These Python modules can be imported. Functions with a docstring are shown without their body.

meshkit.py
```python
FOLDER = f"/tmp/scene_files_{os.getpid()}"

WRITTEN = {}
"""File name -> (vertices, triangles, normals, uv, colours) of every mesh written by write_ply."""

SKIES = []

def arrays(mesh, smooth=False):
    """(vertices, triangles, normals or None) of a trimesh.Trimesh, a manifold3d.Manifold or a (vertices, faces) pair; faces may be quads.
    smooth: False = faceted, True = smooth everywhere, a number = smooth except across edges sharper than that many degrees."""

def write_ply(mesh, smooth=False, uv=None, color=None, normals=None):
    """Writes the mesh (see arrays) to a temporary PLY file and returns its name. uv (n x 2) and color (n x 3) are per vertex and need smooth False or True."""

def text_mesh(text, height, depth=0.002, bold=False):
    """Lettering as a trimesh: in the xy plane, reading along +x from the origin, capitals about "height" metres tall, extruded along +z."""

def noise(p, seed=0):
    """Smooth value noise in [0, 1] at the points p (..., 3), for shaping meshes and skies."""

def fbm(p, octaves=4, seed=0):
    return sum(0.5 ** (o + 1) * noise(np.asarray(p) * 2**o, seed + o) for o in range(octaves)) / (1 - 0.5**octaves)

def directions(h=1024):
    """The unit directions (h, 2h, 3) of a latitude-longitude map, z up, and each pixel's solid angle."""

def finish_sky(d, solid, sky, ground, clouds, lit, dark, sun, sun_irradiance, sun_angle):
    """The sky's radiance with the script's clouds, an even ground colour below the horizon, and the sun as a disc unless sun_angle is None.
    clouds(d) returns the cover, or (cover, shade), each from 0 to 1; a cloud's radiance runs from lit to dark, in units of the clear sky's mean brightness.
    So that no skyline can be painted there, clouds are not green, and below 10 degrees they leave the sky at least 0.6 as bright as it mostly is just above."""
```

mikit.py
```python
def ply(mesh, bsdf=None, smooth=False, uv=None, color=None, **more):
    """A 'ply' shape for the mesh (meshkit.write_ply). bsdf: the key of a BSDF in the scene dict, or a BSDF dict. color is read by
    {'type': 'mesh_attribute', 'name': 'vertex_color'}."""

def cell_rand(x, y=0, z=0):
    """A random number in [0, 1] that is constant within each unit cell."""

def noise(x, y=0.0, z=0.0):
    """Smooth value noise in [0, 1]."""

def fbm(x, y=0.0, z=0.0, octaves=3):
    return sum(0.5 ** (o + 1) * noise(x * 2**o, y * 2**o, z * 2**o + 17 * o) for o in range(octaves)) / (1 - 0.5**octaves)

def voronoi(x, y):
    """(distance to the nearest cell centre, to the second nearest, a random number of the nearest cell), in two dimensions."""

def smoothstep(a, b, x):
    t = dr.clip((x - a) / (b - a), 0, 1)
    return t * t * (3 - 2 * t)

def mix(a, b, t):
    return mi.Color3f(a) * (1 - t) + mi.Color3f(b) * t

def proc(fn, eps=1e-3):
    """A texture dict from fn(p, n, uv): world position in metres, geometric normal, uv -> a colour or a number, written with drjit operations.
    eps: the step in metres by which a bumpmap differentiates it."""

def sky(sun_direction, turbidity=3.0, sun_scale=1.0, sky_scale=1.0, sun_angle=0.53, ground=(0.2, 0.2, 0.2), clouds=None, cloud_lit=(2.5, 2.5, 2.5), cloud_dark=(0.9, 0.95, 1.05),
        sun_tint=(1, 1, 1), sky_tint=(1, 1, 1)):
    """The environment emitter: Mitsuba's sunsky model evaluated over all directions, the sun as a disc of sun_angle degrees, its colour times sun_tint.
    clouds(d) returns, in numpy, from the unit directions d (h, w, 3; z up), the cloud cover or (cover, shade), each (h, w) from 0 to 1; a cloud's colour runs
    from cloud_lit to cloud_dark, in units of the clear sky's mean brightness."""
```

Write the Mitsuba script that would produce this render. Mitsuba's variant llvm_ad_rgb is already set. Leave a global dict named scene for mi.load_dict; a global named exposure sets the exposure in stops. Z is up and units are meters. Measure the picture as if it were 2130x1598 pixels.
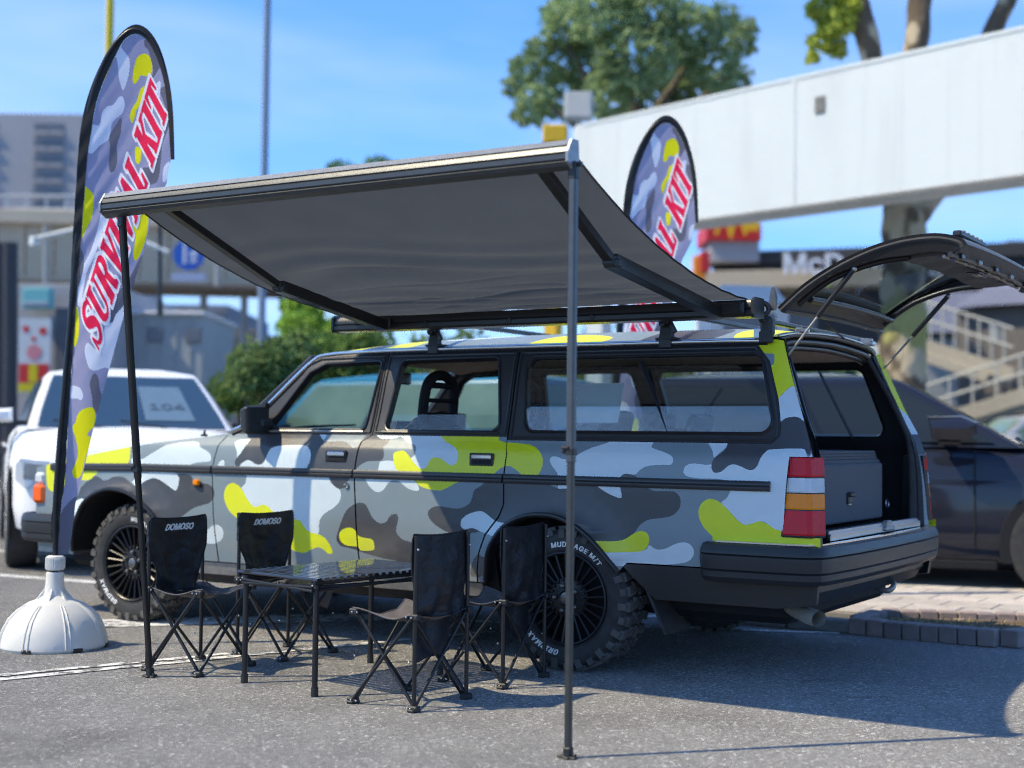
import math, numpy as np, trimesh, shapely, mitsuba as mi, drjit as dr, meshkit, mikit
from shapely.geometry import Polygon, LineString, Point, MultiPolygon, box as sbox
from shapely.ops import unary_union
from scipy.interpolate import PchipInterpolator
rng = np.random.default_rng(7)
scene = {'type': 'scene'}
labels = {}
# ------------------------------------------------------------------ camera, sky, exposure
CP = np.array([5.6525, -5.2748, 1.0129]); YAW, PITCH, ROLL, FPX = -.5562, .0365, .0113, 2913.996
_f = np.array([math.sin(YAW)*math.cos(PITCH), math.cos(YAW)*math.cos(PITCH), math.sin(PITCH)])
_r = np.array([math.cos(YAW), -math.sin(YAW), 0.]); _u = np.cross(_r, _f)
CR, CU, CF = _r*math.cos(ROLL)+_u*math.sin(ROLL), -_r*math.sin(ROLL)+_u*math.cos(ROLL), _f
scene['camera'] = {'type': 'thinlens', 'fov': math.degrees(2*math.atan(1065/FPX)), 'fov_axis': 'x', 'near_clip': .05, 'far_clip': 2000.,
    'aperture_radius': .016, 'focus_distance': 5.6,
    'to_world': mi.ScalarTransform4f().look_at(origin=CP.tolist(), target=(CP+CF).tolist(), up=CU.tolist())}
def _cirrus(d):                                    # thin white streaks, more of them towards the horizon
    q = np.stack([d[..., 0]*2.2+d[..., 2]*3., d[..., 1]*2.2, d[..., 2]*9.], -1)
    a = meshkit.fbm(q+3.1, 5, 4); b = meshkit.fbm(q*[3., 3., 2.]+9., 4, 8)
    return np.clip((a*.7+b*.3-.46)*1.1, 0, .24)*np.clip(1.25-d[..., 2]*1.1, .2, 1)+.06*np.exp(-np.clip(d[..., 2], 0, 1)/.10)
scene['sky'] = mikit.sky((-.440, -.468, .766), turbidity=2.6, clouds=_cirrus, cloud_lit=(2.3, 2.4, 2.5), cloud_dark=(1.2, 1.3, 1.5), sky_scale=1.62, sun_scale=1.0, sky_tint=(.60, .90, 1.22), sun_tint=(.98, 1.02, .95))
exposure = 1.85

# ------------------------------------------------------------------ helpers
T = mi.ScalarTransform4f
def at(u, v, d):                                   # a point of the place, d metres ahead, from a pixel of the 2130 x 1598 photograph
    return CP + CF*d + CR*d*(u-1065)/FPX - CU*d*(v-799)/FPX
HR = np.array([CR[0], CR[1], 0]); HR /= np.linalg.norm(HR)
HF = np.array([CF[0], CF[1], 0]); HF /= np.linalg.norm(HF)
UP = np.array([0, 0, 1.])
def numbered(k, used):
    if k not in used: return k
    i = 1
    while f'{k}_{i:03d}' in used: i += 1
    return f'{k}_{i:03d}'
USED = set()
def thing(name, label, cat, group=None):
    k = numbered(name, USED); USED.add(k)
    labels[k] = {'label': label, 'category': cat}
    if group: labels[k]['group'] = group
    return k
def put(parent, name, mesh, mat, smooth=False, label=None, kind=None, tw=None):
    k = numbered(parent+'__'+name if parent else name, USED); USED.add(k)
    if isinstance(mesh, tuple) and len(mesh) == 3:
        path = meshkit.write_ply((mesh[0], mesh[1]), False, normals=mesh[2])
        s = {'type': 'ply', 'filename': path, 'face_normals': False, 'bsdf': {'type': 'ref', 'id': mat}}
    elif isinstance(mesh, dict): s = dict(mesh)
    else: s = mikit.ply(mesh, mat, smooth=smooth)
    if tw is not None: s['to_world'] = tw
    scene[k] = s
    d = {}
    if label: d['label'] = label
    if kind: d['kind'] = kind
    if d: labels[k] = d
    return k
def single(name, label, cat, mesh, mat, smooth=False, group=None, kind=None):
    k = thing(name, label, cat, group); scene[k] = mikit.ply(mesh, mat, smooth=smooth)
    if kind: labels[k]['kind'] = kind
    return k
def struct(name, mesh, mat, smooth=False, parent=None):
    k = put(parent, name, mesh, mat, smooth)
    if not parent: labels[k] = {'kind': 'structure'}
    return k
def cat(ms): return trimesh.util.concatenate([m for m in ms if m is not None])
def hull(pts): return trimesh.Trimesh(np.asarray(pts, float)).convex_hull if False else trimesh.convex.convex_hull(np.asarray(pts, float))
def cbox(c, s, b=.004):                            # chamfered box
    c, s = np.asarray(c, float), np.asarray(s, float)/2
    b = min(b, s.min()*.6)
    P = []
    for i in (-1, 1):
        for j in (-1, 1):
            for k in (-1, 1):
                for q in range(3):
                    e = s.copy(); m = np.ones(3, bool); m[q] = False; e[m] -= b
                    P.append(c+np.array([i, j, k])*e)
    return hull(P)
def xf(m, M=None, rz=0, t=(0, 0, 0), rx=0, ry=0):
    m = m.copy()
    if M is not None: m.apply_transform(M)
    for a, ax in ((rx, [1, 0, 0]), (ry, [0, 1, 0]), (rz, [0, 0, 1])):
        if a: m.apply_transform(trimesh.transformations.rotation_matrix(a, ax))
    m.apply_translation(t); return m
def tube(path, r, n=8, closed=False, caps=True, ref=None):
    P = np.asarray(path, float); N = len(P)
    rr = np.broadcast_to(np.asarray(r, float), (N,))
    if closed: tan = np.roll(P, -1, 0)-np.roll(P, 1, 0)
    else:
        tan = np.gradient(P, axis=0)
    tan /= np.maximum(np.linalg.norm(tan, axis=1, keepdims=True), 1e-12)
    a = np.array([0, 0, 1.]) if abs(tan[0, 2]) < .9 else np.array([1., 0, 0])
    V = []
    u = np.cross(tan[0], a); u /= np.linalg.norm(u)
    for i in range(N):
        u = u-tan[i]*(u@tan[i]); u /= np.linalg.norm(u); w = np.cross(tan[i], u)
        th = np.arange(n)/n*2*math.pi
        V.append(P[i]+rr[i]*(np.cos(th)[:, None]*u+np.sin(th)[:, None]*w))
    V = np.vstack(V); F = []
    for i in range(N if closed else N-1):
        j = (i+1) % N
        for k in range(n):
            l = (k+1) % n
            F += [[i*n+k, j*n+k, j*n+l], [i*n+k, j*n+l, i*n+l]]
    if caps and not closed:
        V = np.vstack([V, P[:1], P[-1:]])
        for k in range(n):
            l = (k+1) % n
            F += [[N*n, k, l], [N*n+1, (N-1)*n+l, (N-1)*n+k]]
    m = trimesh.Trimesh(V, F, process=False); m.fix_normals(); return m
def bar(p, q, w, h, up=(0, 0, 1), b=.003):         # rectangular bar between two points
    p, q, up = (np.asarray(v, float) for v in (p, q, up)); d = q-p; L = np.linalg.norm(d); d /= L
    s = np.cross(d, up); s /= np.linalg.norm(s); t = np.cross(s, d)
    m = cbox((L/2, 0, 0), (L, w, h), b); M = np.eye(4); M[:3, 0], M[:3, 1], M[:3, 2], M[:3, 3] = d, s, t, p
    m.apply_transform(M); return m
def revolve(prof, n=48, axis='z', c=(0, 0, 0)):    # profile of (radius, height)
    P = np.asarray(prof, float); K = len(P); th = np.arange(n)/n*2*math.pi
    V = np.zeros((n, K, 3)); V[..., 0] = np.cos(th)[:, None]*P[:, 0]; V[..., 1] = np.sin(th)[:, None]*P[:, 0]; V[..., 2] = P[:, 1]
    V = V.reshape(-1, 3); F = []
    for i in range(n):
        j = (i+1) % n
        for k in range(K-1):
            F += [[i*K+k, j*K+k, j*K+k+1], [i*K+k, j*K+k+1, i*K+k+1]]
    if axis == 'y': V = V[:, [0, 2, 1]]*[1, 1, 1]
    m = trimesh.Trimesh(V+np.asarray(c), F, process=False)
    return m
def prism(poly, h0, h1, frame=None):               # extrude a 2-D polygon from h0 to h1; frame = (origin, ex, ey, ez)
    out = []
    for g in getattr(poly, 'geoms', [poly]):
        if g.is_empty or g.area < 1e-9: continue
        m = trimesh.creation.extrude_polygon(g, h1-h0, engine='earcut'); m.apply_translation((0, 0, h0))
        out.append(m)
    m = cat(out)
    if frame is not None:
        o, ex, ey, ez = (np.asarray(v, float) for v in frame)
        M = np.eye(4); M[:3, 0], M[:3, 1], M[:3, 2], M[:3, 3] = ex, ey, ez, o
        m.apply_transform(M)
    return m
def crom(P, n=4, closed=True):                     # Catmull-Rom through the points
    P = np.array(P, float); N = len(P); out = []
    for i in range(N if closed else N-1):
        p0, p1, p2, p3 = (P[(i+k-1) % N] for k in range(4)) if closed else (P[max(i-1, 0)], P[i], P[i+1], P[min(i+2, N-1)])
        for k in range(n):
            t = k/n
            out.append(.5*((2*p1)+(-p0+p2)*t+(2*p0-5*p1+4*p2-p3)*t*t+(-p0+3*p1-3*p2+p3)*t**3))
    if not closed: out.append(P[-1])
    return np.array(out)
def blob(P, n=4): return Polygon(crom(P, n)).buffer(0)
def rpoly(P, r):                                   # polygon with rounded corners
    p = Polygon(P).buffer(0); return p.buffer(-r).buffer(2*r).buffer(-r)
def grid_tri(poly, hx, hz):
    V, F, n = [], [], 0
    for g in getattr(poly, 'geoms', [poly]):
        if g.is_empty or g.geom_type != 'Polygon' or g.area < 1e-7: continue
        a, b, c, d = g.bounds
        xs = np.arange(math.floor(a/hx), math.ceil(c/hx))*hx; zs = np.arange(math.floor(b/hz), math.ceil(d/hz))*hz
        X, Z = np.meshgrid(xs, zs); X, Z = X.ravel(), Z.ravel()
        cells = shapely.box(X, Z, X+hx, Z+hz); shapely.prepare(g)
        full = shapely.contains_properly(g, cells)
        for x, z in zip(X[full], Z[full]):
            V += [(x, z), (x+hx, z), (x+hx, z+hz), (x, z+hz)]; F += [(n, n+1, n+2), (n, n+2, n+3)]; n += 4
        rest = cells[~full]; rest = rest[shapely.intersects(g, rest)]
        for q in shapely.get_parts(shapely.intersection(g, rest)):
            if q.geom_type != 'Polygon' or q.area < 1e-8: continue
            v, f = trimesh.creation.triangulate_polygon(q, engine='earcut')
            for t in f:
                A, B, C = v[t[0]], v[t[1]], v[t[2]]
                if (B[0]-A[0])*(C[1]-A[1])-(B[1]-A[1])*(C[0]-A[0]) < 0: t = t[::-1]
                F.append((n+t[0], n+t[1], n+t[2]))
            V += [tuple(p) for p in v]; n += len(v)
    return np.array(V).reshape(-1, 2), np.array(F, int).reshape(-1, 3)
def sheet(poly, fn, hx=.12, hz=.03, skirt=0, side=-1, e=.004):
    """A sheet over a 2-D polygon: fn(a, b) -> points (n, 3). Returns (V, F, N), with an edge folded inwards by skirt metres."""
    v, F = grid_tri(poly, hx, hz)
    a, b = v[:, 0], v[:, 1]
    P = fn(a, b); du = fn(a+e, b)-fn(a-e, b); dv = fn(a, b+e)-fn(a, b-e)
    N = np.cross(du, dv)*(-side); N /= np.maximum(np.linalg.norm(N, axis=1, keepdims=True), 1e-12)
    if side > 0: F = F[:, ::-1]
    Vs, Fs, Ns = [P], [F], [N]; n = len(P)
    if skirt:
        for g in getattr(poly, 'geoms', [poly]):
            if g.geom_type != 'Polygon': continue
            for ring in [g.exterior, *g.interiors]:
                c = np.array(shapely.segmentize(ring, .05).coords)
                for i in range(len(c)-1):
                    A, B = fn(c[i:i+1, 0], c[i:i+1, 1])[0], fn(c[i+1:i+2, 0], c[i+1:i+2, 1])[0]
                    nn = np.cross(fn(c[i:i+1, 0]+e, c[i:i+1, 1])[0]-A, fn(c[i:i+1, 0], c[i:i+1, 1]+e)[0]-A)*(-side); nn /= np.linalg.norm(nn)
                    D = -nn*skirt; s = np.cross(B-A, D); s /= max(np.linalg.norm(s), 1e-12)
                    Vs.append(np.array([A, B, B+D, A+D])); Ns.append(np.array([s]*4)); Fs.append(np.array([[0, 1, 2], [0, 2, 3]])+n); n += 4
    return np.vstack(Vs), np.vstack(Fs), np.vstack(Ns)

# ------------------------------------------------------------------ materials
def P_(base, rough=.5, spec=.5, metallic=0., **k):
    d = {'type': 'principled', 'base_color': base if isinstance(base, dict) else {'type': 'rgb', 'value': list(base)}, 'roughness': rough if isinstance(rough, dict) else float(rough), 'specular': float(spec), 'metallic': float(metallic)}
    d.update(k); return d
def mat(key, base, rough=.5, spec=.5, metallic=0., bump=None, bscale=1., **k):
    b = P_(base, rough, spec, metallic, **k)
    if bump is not None: b = {'type': 'bumpmap', 'arbitrary': bump, 'scale': bscale, 'bsdf': b}
    scene[key] = {'type': 'twosided', 'bsdf': b}; return key
fbm, noise, vor, sst, mix = mikit.fbm, mikit.noise, mikit.voronoi, mikit.smoothstep, mikit.mix
def tint(c, amt, s, seed=0.):                      # a colour that wanders a little, as real coats do
    c = np.array(c)
    def fn(p, n, uv):
        k = fbm(p.x*s+seed, p.y*s, p.z*s, 3)
        return mix((c*(1-amt)).tolist(), (c*(1+amt)).tolist(), k)
    return mikit.proc(fn)
PAINT = dict(G=(.20, .25, .275), D=(.058, .059, .064), L=(.60, .68, .71), Y=(.68, .72, .010))
def _wrap(c):                                      # satin film with a trace of road dust on its lower part
    def fn(p, n, uv):
        d = sst(.70, .30, p.z)*sst(.35, .75, fbm(p.x*5., p.y*5., p.z*9., 4))*.34+.05*sst(.5, .8, fbm(p.x*11., p.y*11., p.z*11., 3))
        return mix(list(c), (.30, .27, .23), d)
    return mikit.proc(fn)
_film = mikit.proc(lambda p, n, uv: fbm(p.x*38, p.y*38, p.z*38, 2)+.25*noise(p.x*240, p.y*240, p.z*240), 2e-3)
for k_, c_ in PAINT.items(): mat('wrap_'+k_, _wrap(c_), .36, .45, clearcoat=.25, clearcoat_gloss=.7, bump=_film, bscale=.00045)
mat('black_plastic', (.022, .023, .025), .42, .45)
mat('black_satin', (.014, .014, .016), .33, .5)
mat('black_trim', (.03, .03, .033), .35, .5)
mat('rubber', tint((.045, .045, .046), .35, 30.), .75, .3)
mat('rubber_tread', tint((.10, .095, .09), .4, 18.), .85, .25)
mat('rim_black', (.02, .02, .022), .36, .5, .3)
mat('nut_metal', (.22, .21, .2), .4, .5, .9)
mat('chrome', (.75, .76, .78), .12, .5, 1.)
mat('steel', (.5, .5, .5), .3, .5, 1.)
mat('dull_steel', tint((.36, .35, .33), .25, 40.), .5, .5, .8)
mat('exhaust_steel', tint((.52, .49, .42), .2, 40.), .45, .5, .6)
mat('white_letter', (.78, .78, .76), .6, .4)
mat('interior_black', (.012, .013, .016), .7, .3)
mat('interior_grey', (.04, .042, .047), .7, .3)
mat('inner_paint', (.012, .02, .034), .4, .5)
mat('headliner', tint((.45, .37, .31), .15, 30.), .9, .1)
mat('box_carpet', tint((.125, .127, .135), .2, 160.), .95, .1)
_ribs = mikit.proc(lambda p, n, uv: .5+.5*dr.sin((p.x+p.y)*620.), 1e-3)
mat('red_lens', (.60, .004, .014), .14, .3, bump=_ribs, bscale=.0011)
mat('amber_lens', (.92, .25, .003), .14, .3, bump=_ribs, bscale=.0011)
mat('ribbed_lens', (.62, .64, .65), .12, .5, bump=_ribs, bscale=.0016)
mat('orange_lens', (.9, .13, .005), .15, .6, clearcoat=1., clearcoat_gloss=.95)
mat('clear_lens', (.6, .63, .66), .1, .6, clearcoat=1., clearcoat_gloss=.95)
mat('paper', (.88, .89, .90), .8, .2)
scene['glass'] = {'type': 'thindielectric', 'int_ior': 1.5, 'specular_transmittance': {'type': 'rgb', 'value': [.66, .76, .78]}}
scene['glass_film'] = {'type': 'thindielectric', 'int_ior': 1.7, 'specular_transmittance': {'type': 'rgb', 'value': [.55, .64, .66]}}
scene['glass_clear'] = {'type': 'thindielectric', 'int_ior': 1.5, 'specular_transmittance': {'type': 'rgb', 'value': [.85, .9, .9]}}
mat('car_glass', (.02, .026, .03), .05, .5)
# ------------------------------------------------------------------ ground
def _asphalt(p, n, uv):
    d1, d2, w = vor(p.x*95, p.y*95)
    d3, d4, w2 = vor(p.x*210+7, p.y*210)
    patch = fbm(p.x*.9, p.y*.9, 0., 4); fine = fbm(p.x*7., p.y*7., 3., 3)
    stone = .114+.15*w*w+.09*w2
    gap = sst(.0, .16, d2-d1)
    v = stone*(.42+.58*gap)*(.78+.3*patch+.22*fine)
    oil = sst(.56, .78, fbm(p.x*1.7+5, p.y*1.7+2, 7., 4)); v = v*(1-.22*oil)
    pb = fbm(p.x*.35+3, p.y*.35, 2., 3); v = v*(.90+.22*sst(.40, .60, pb))
    ck = dr.abs(fbm(p.x*1.1+11, p.y*1.1, 4., 4)-.5); v = v*(.72+.28*sst(.0015, .006, ck+.02*sst(.42, .50, fbm(p.x*.6, p.y*.6+9, 1., 2))))
    sp = sst(.93, .97, w)*gap
    c = mix((1.05, 1.0, .94), (1.0, 1., .99), w2)
    return c*(v+sp*.16)
def _asphalt_h(p, n, uv):
    d1, d2, w = vor(p.x*95, p.y*95)
    return sst(0., .35, d2-d1)*(.5+w)+.35*noise(p.x*240, p.y*240)
mat('asphalt', mikit.proc(_asphalt), .88, .25, bump=mikit.proc(_asphalt_h, 8e-4), bscale=.0022)
def _line(p, n, uv):
    w = fbm(p.x*34, p.y*34, 1., 4); g = fbm(p.x*4, p.y*4, 5., 3)
    return mix((.16, .155, .15), (.66, .655, .63), sst(.36, .52, w*.75+g*.35))
mat('road_paint', mikit.proc(_line), .8, .3, bump=mikit.proc(_asphalt_h, 8e-4), bscale=.0012)
g = 260.
def gsheet(P, z, h=0.):
    return prism(Polygon(P), z-h, z) if h else (np.c_[np.array(P, float), np.full(len(P), z)], np.array([[0, i, i+1] for i in range(1, len(P)-1)]))
struct('ground', trimesh.Trimesh([[-g, -g, 0], [g, -g, 0], [g, g, 0], [-g, g, 0]], [[0, 1, 2], [0, 2, 3]]), 'asphalt')
def strip(p, q, w, z=.004, wob=.012, seed=1):      # a painted line with worn edges
    p, q = np.array(p, float), np.array(q, float); L = np.linalg.norm(q-p); d = (q-p)/L; s = np.array([-d[1], d[0]])
    n = max(int(L/.04), 4); r = np.random.default_rng(seed); t = np.linspace(0, L, n)
    a = w/2+r.normal(0, wob, n)*.35; b = -w/2+r.normal(0, wob, n)*.35
    P = np.vstack([[p+d*t[i]+s*a[i] for i in range(n)], [p+d*t[i]+s*b[i] for i in range(n)]])
    F = [[i, n+i, n+i+1] for i in range(n-1)]+[[i, n+i+1, i+1] for i in range(n-1)]
    return trimesh.Trimesh(np.c_[P, np.full(len(P), z)], F, process=False)
def line(p, q, w, **k):
    s = struct('parking_line', strip(p, q, w, **k), 'road_paint'); return s
line((.43, -2.8), (1.252, -.52), .06, seed=2); line((.33, -2.75), (1.17, -.49), .05, seed=3)
line((1.242, -.52), (2.30, 2.3), .05, seed=4)
line((-.35, -.46), (.95, .98), .30, seed=8, wob=.03)
line((1.0, .92), (3.24, 1.86), .05, seed=5)
line((-3.6, 1.03), (-1.3, 1.26), .11, seed=6)
line((-6.5, 2.2), (-3.2, 2.5), .11, seed=7)
# low concrete kerb, brick edging of a planting bed, tile paving behind it
mat('concrete', tint((.20, .195, .185), .25, 14.), .9, .2, bump=mikit.proc(lambda p, n, uv: fbm(p.x*60, p.y*60, p.z*60, 3)), bscale=.003)
for i_ in range(3): mat(f'brick_{i_}', tint(((.24, .195, .185), (.21, .175, .172), (.27, .215, .20))[i_], .22, 26., i_*9.), .88, .2, bump=mikit.proc(lambda p, n, uv: fbm(p.x*90, p.y*90, p.z*90, 3)), bscale=.0025)
for i_ in range(3): mat(f'tile_{i_}', tint(((.38, .345, .31), (.34, .31, .28), (.41, .37, .335))[i_], .15, 20., i_*5.), .85, .2)
mat('soil', tint((.10, .075, .05), .5, 25.), .95, .1); mat('straw', (.38, .30, .15), .9, .1)
struct('kerb', cat([bar((2.35+k*.6, 1.90+k*.012, .035), (2.94+k*.6, 1.912+k*.012, .035), .11, .07, b=.012) for k in range(2)]), 'concrete')
pv = struct('pavement', prism(Polygon([(1.2, 2.42), (8.5, 2.42), (14, 9.5), (1.2, 9.5)]), .002, .034), 'concrete')
tb = {}
for i in range(11):
    for j in range(12):
        x, y = 2.0+.29*i+.145*(j % 2), 2.44+.29*j
        if not (x > 2.2 and x < 5.3): continue
        m = cbox((x+.143, y+.143, .04+rng.uniform(-.0015, .0015)), (.283, .283, .02), .004)
        put(pv, 'tile', m, f'tile_{rng.integers(3)}')
bed = thing('brick_planter', 'low grey-brown brick edging around a dry planting bed behind the wagon', 'planter')
def course(p, q, n, gap=.006, w=.10, h=.085, skip=()):
    p, q = np.array([*p, 0.]), np.array([*q, 0.]); d = (q-p)/n; L = np.linalg.norm(d)
    for k in range(n):
        a = p+d*k; e = d/L*gap/2; jz = rng.uniform(-.003, .003); js = rng.uniform(-.003, .003)*np.array([-d[1], d[0], 0])/L
        put(bed, 'brick', bar(a+e+js+(0, 0, h/2+jz), a+d-e+js+(0, 0, h/2+jz), w, h, b=.006), f'brick_{rng.integers(3)}')
A_, B_, D_ = (3.29, 1.90), (4.04, 1.865), (3.31, 2.35)
course(A_, B_, 8); course((4.09, 1.87), (4.36, 2.72), 9); course(D_, (4.33, 2.76), 11); course((3.30, 1.99), (3.31, 2.30), 3)
put(bed, 'soil', prism(Polygon([(3.36, 1.95), (4.0, 1.92), (4.25, 2.66), (3.36, 2.30)]), .0, .05), 'soil')
def tuft(n, poly, h, seed, w=.004):
    r = np.random.default_rng(seed); V, F = [], []; a, b, c, d = poly.bounds
    while len(V) < n*3:
        x, y = r.uniform(a, c), r.uniform(b, d)
        if not poly.contains(Point(x, y)): continue
        t = r.uniform(0, 6.28); l = h*r.uniform(.4, 1.2); lean = r.normal(0, .5, 2)*l
        V += [(x-math.cos(t)*w, y-math.sin(t)*w, .05), (x+math.cos(t)*w, y+math.sin(t)*w, .05), (x+lean[0], y+lean[1], .05+l)]; F.append((len(V)-3, len(V)-2, len(V)-1))
    return trimesh.Trimesh(V, F, process=False)
single('dry_grass', 'patch of dry straw coloured grass inside the brick edging', 'grass', tuft(260, Polygon([(3.4, 1.97), (3.98, 1.95), (4.22, 2.6), (3.4, 2.28)]), .026, 3), 'straw', kind='stuff')
# ------------------------------------------------------------------ the station wagon (x to its rear, y to its far side)
W = thing('station_wagon', 'lifted boxy estate car wrapped in grey, white and lime camouflage with its tailgate raised', 'station wagon')
PZ = [0.20, 0.27, 0.36, 0.50, 0.62, 0.78, 0.86, 0.935, 0.985, 1.05, 1.38, 1.44]
PY = [0.060, 0.040, 0.022, 0.006, 0.0, 0.0, 0.006, 0.020, 0.050, 0.075, 0.185, 0.215]
_pc = PchipInterpolator(PZ, PY)
WID = 1.71
ARCH = [(-.085, .285, .425), (2.585, .262, .40)]
def side_y(x, z):
    x, z = np.asarray(x, float), np.asarray(z, float)
    y = _pc(np.clip(z, .2, 1.44))+.035*np.clip(-x/.8, 0, 2)**2+.02*np.clip((x-3.2)/.55, 0, 2)**2
    for cx, cz, r in ARCH:                         # flared lips of the wheel arches
        d = np.hypot(x-cx, z-cz)-r
        y = y-.034*np.exp(-np.clip(d, 0, 1)/.045)*np.clip((z-.3)/.2, 0, 1)
    return y
def SL(a, b, o=0.): return np.c_[a, side_y(a, b)+o, b]
def SR(a, b, o=0.): return np.c_[a, WID-side_y(a, b)-o, b]
archR = [(2.24, .353), (2.25, .40), (2.27, .48), (2.31, .56), (2.368, .619), (2.456, .658), (2.548, .669), (2.638, .661), (2.728, .623), (2.815, .557), (2.899, .466), (2.915, .44)]
archF = [(-.475, .35), (-.445, .45), (-.391, .542), (-.338, .618), (-.251, .672), (-.15, .70), (-.054, .697), (.03, .678), (.117, .634), (.204, .571), (.27, .48), (.315, .352)]
smooth_arch = lambda P: [tuple(p) for p in crom(P, 3, closed=False)]
PANELS = {
 'front_fender': [(-.80, .36)]+smooth_arch(archF)+[(.61, .353), (.588, .596), (.576, .811), (.581, .871), (.595, .954), (.628, 1.0), (.60, 1.003), (.52, .990), (.19, .958), (-.10, .918), (-.39, .872), (-.62, .835), (-.80, .80)],
 'front_door': [(.618, .353), (.594, .596), (.582, .811), (.587, .871), (.602, .954), (.636, 1.005), (1.552, 1.005), (1.50, .975), (1.495, .898), (1.490, .834), (1.502, .654), (1.514, .462), (1.523, .353)],
 'rear_door': [(1.531, .353), (1.522, .462), (1.510, .654), (1.498, .834), (1.503, .898), (1.508, .975), (1.558, 1.005), (2.313, 1.005), (2.336, .925), (2.331, .845), (2.335, .705), (2.312, .652), (2.241, .569), (2.210, .487), (2.195, .40), (2.19, .353)],
 'rear_quarter': [(2.318, .99), (2.342, .925), (2.338, .845), (2.342, .705), (2.319, .648), (2.249, .565), (2.218, .485), (2.203, .40), (2.20, .353)]+smooth_arch(archR)+[(2.955, .484), (3.78, .484), (3.785, .60), (3.777, .80), (3.744, .942), (3.652, 1.172), (3.56, 1.415), (3.48, 1.43), (3.452, 1.40), (3.515, 1.33), (3.572, 1.17), (3.596, 1.06), (3.596, 1.02), (3.565, .99)],
}
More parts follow.
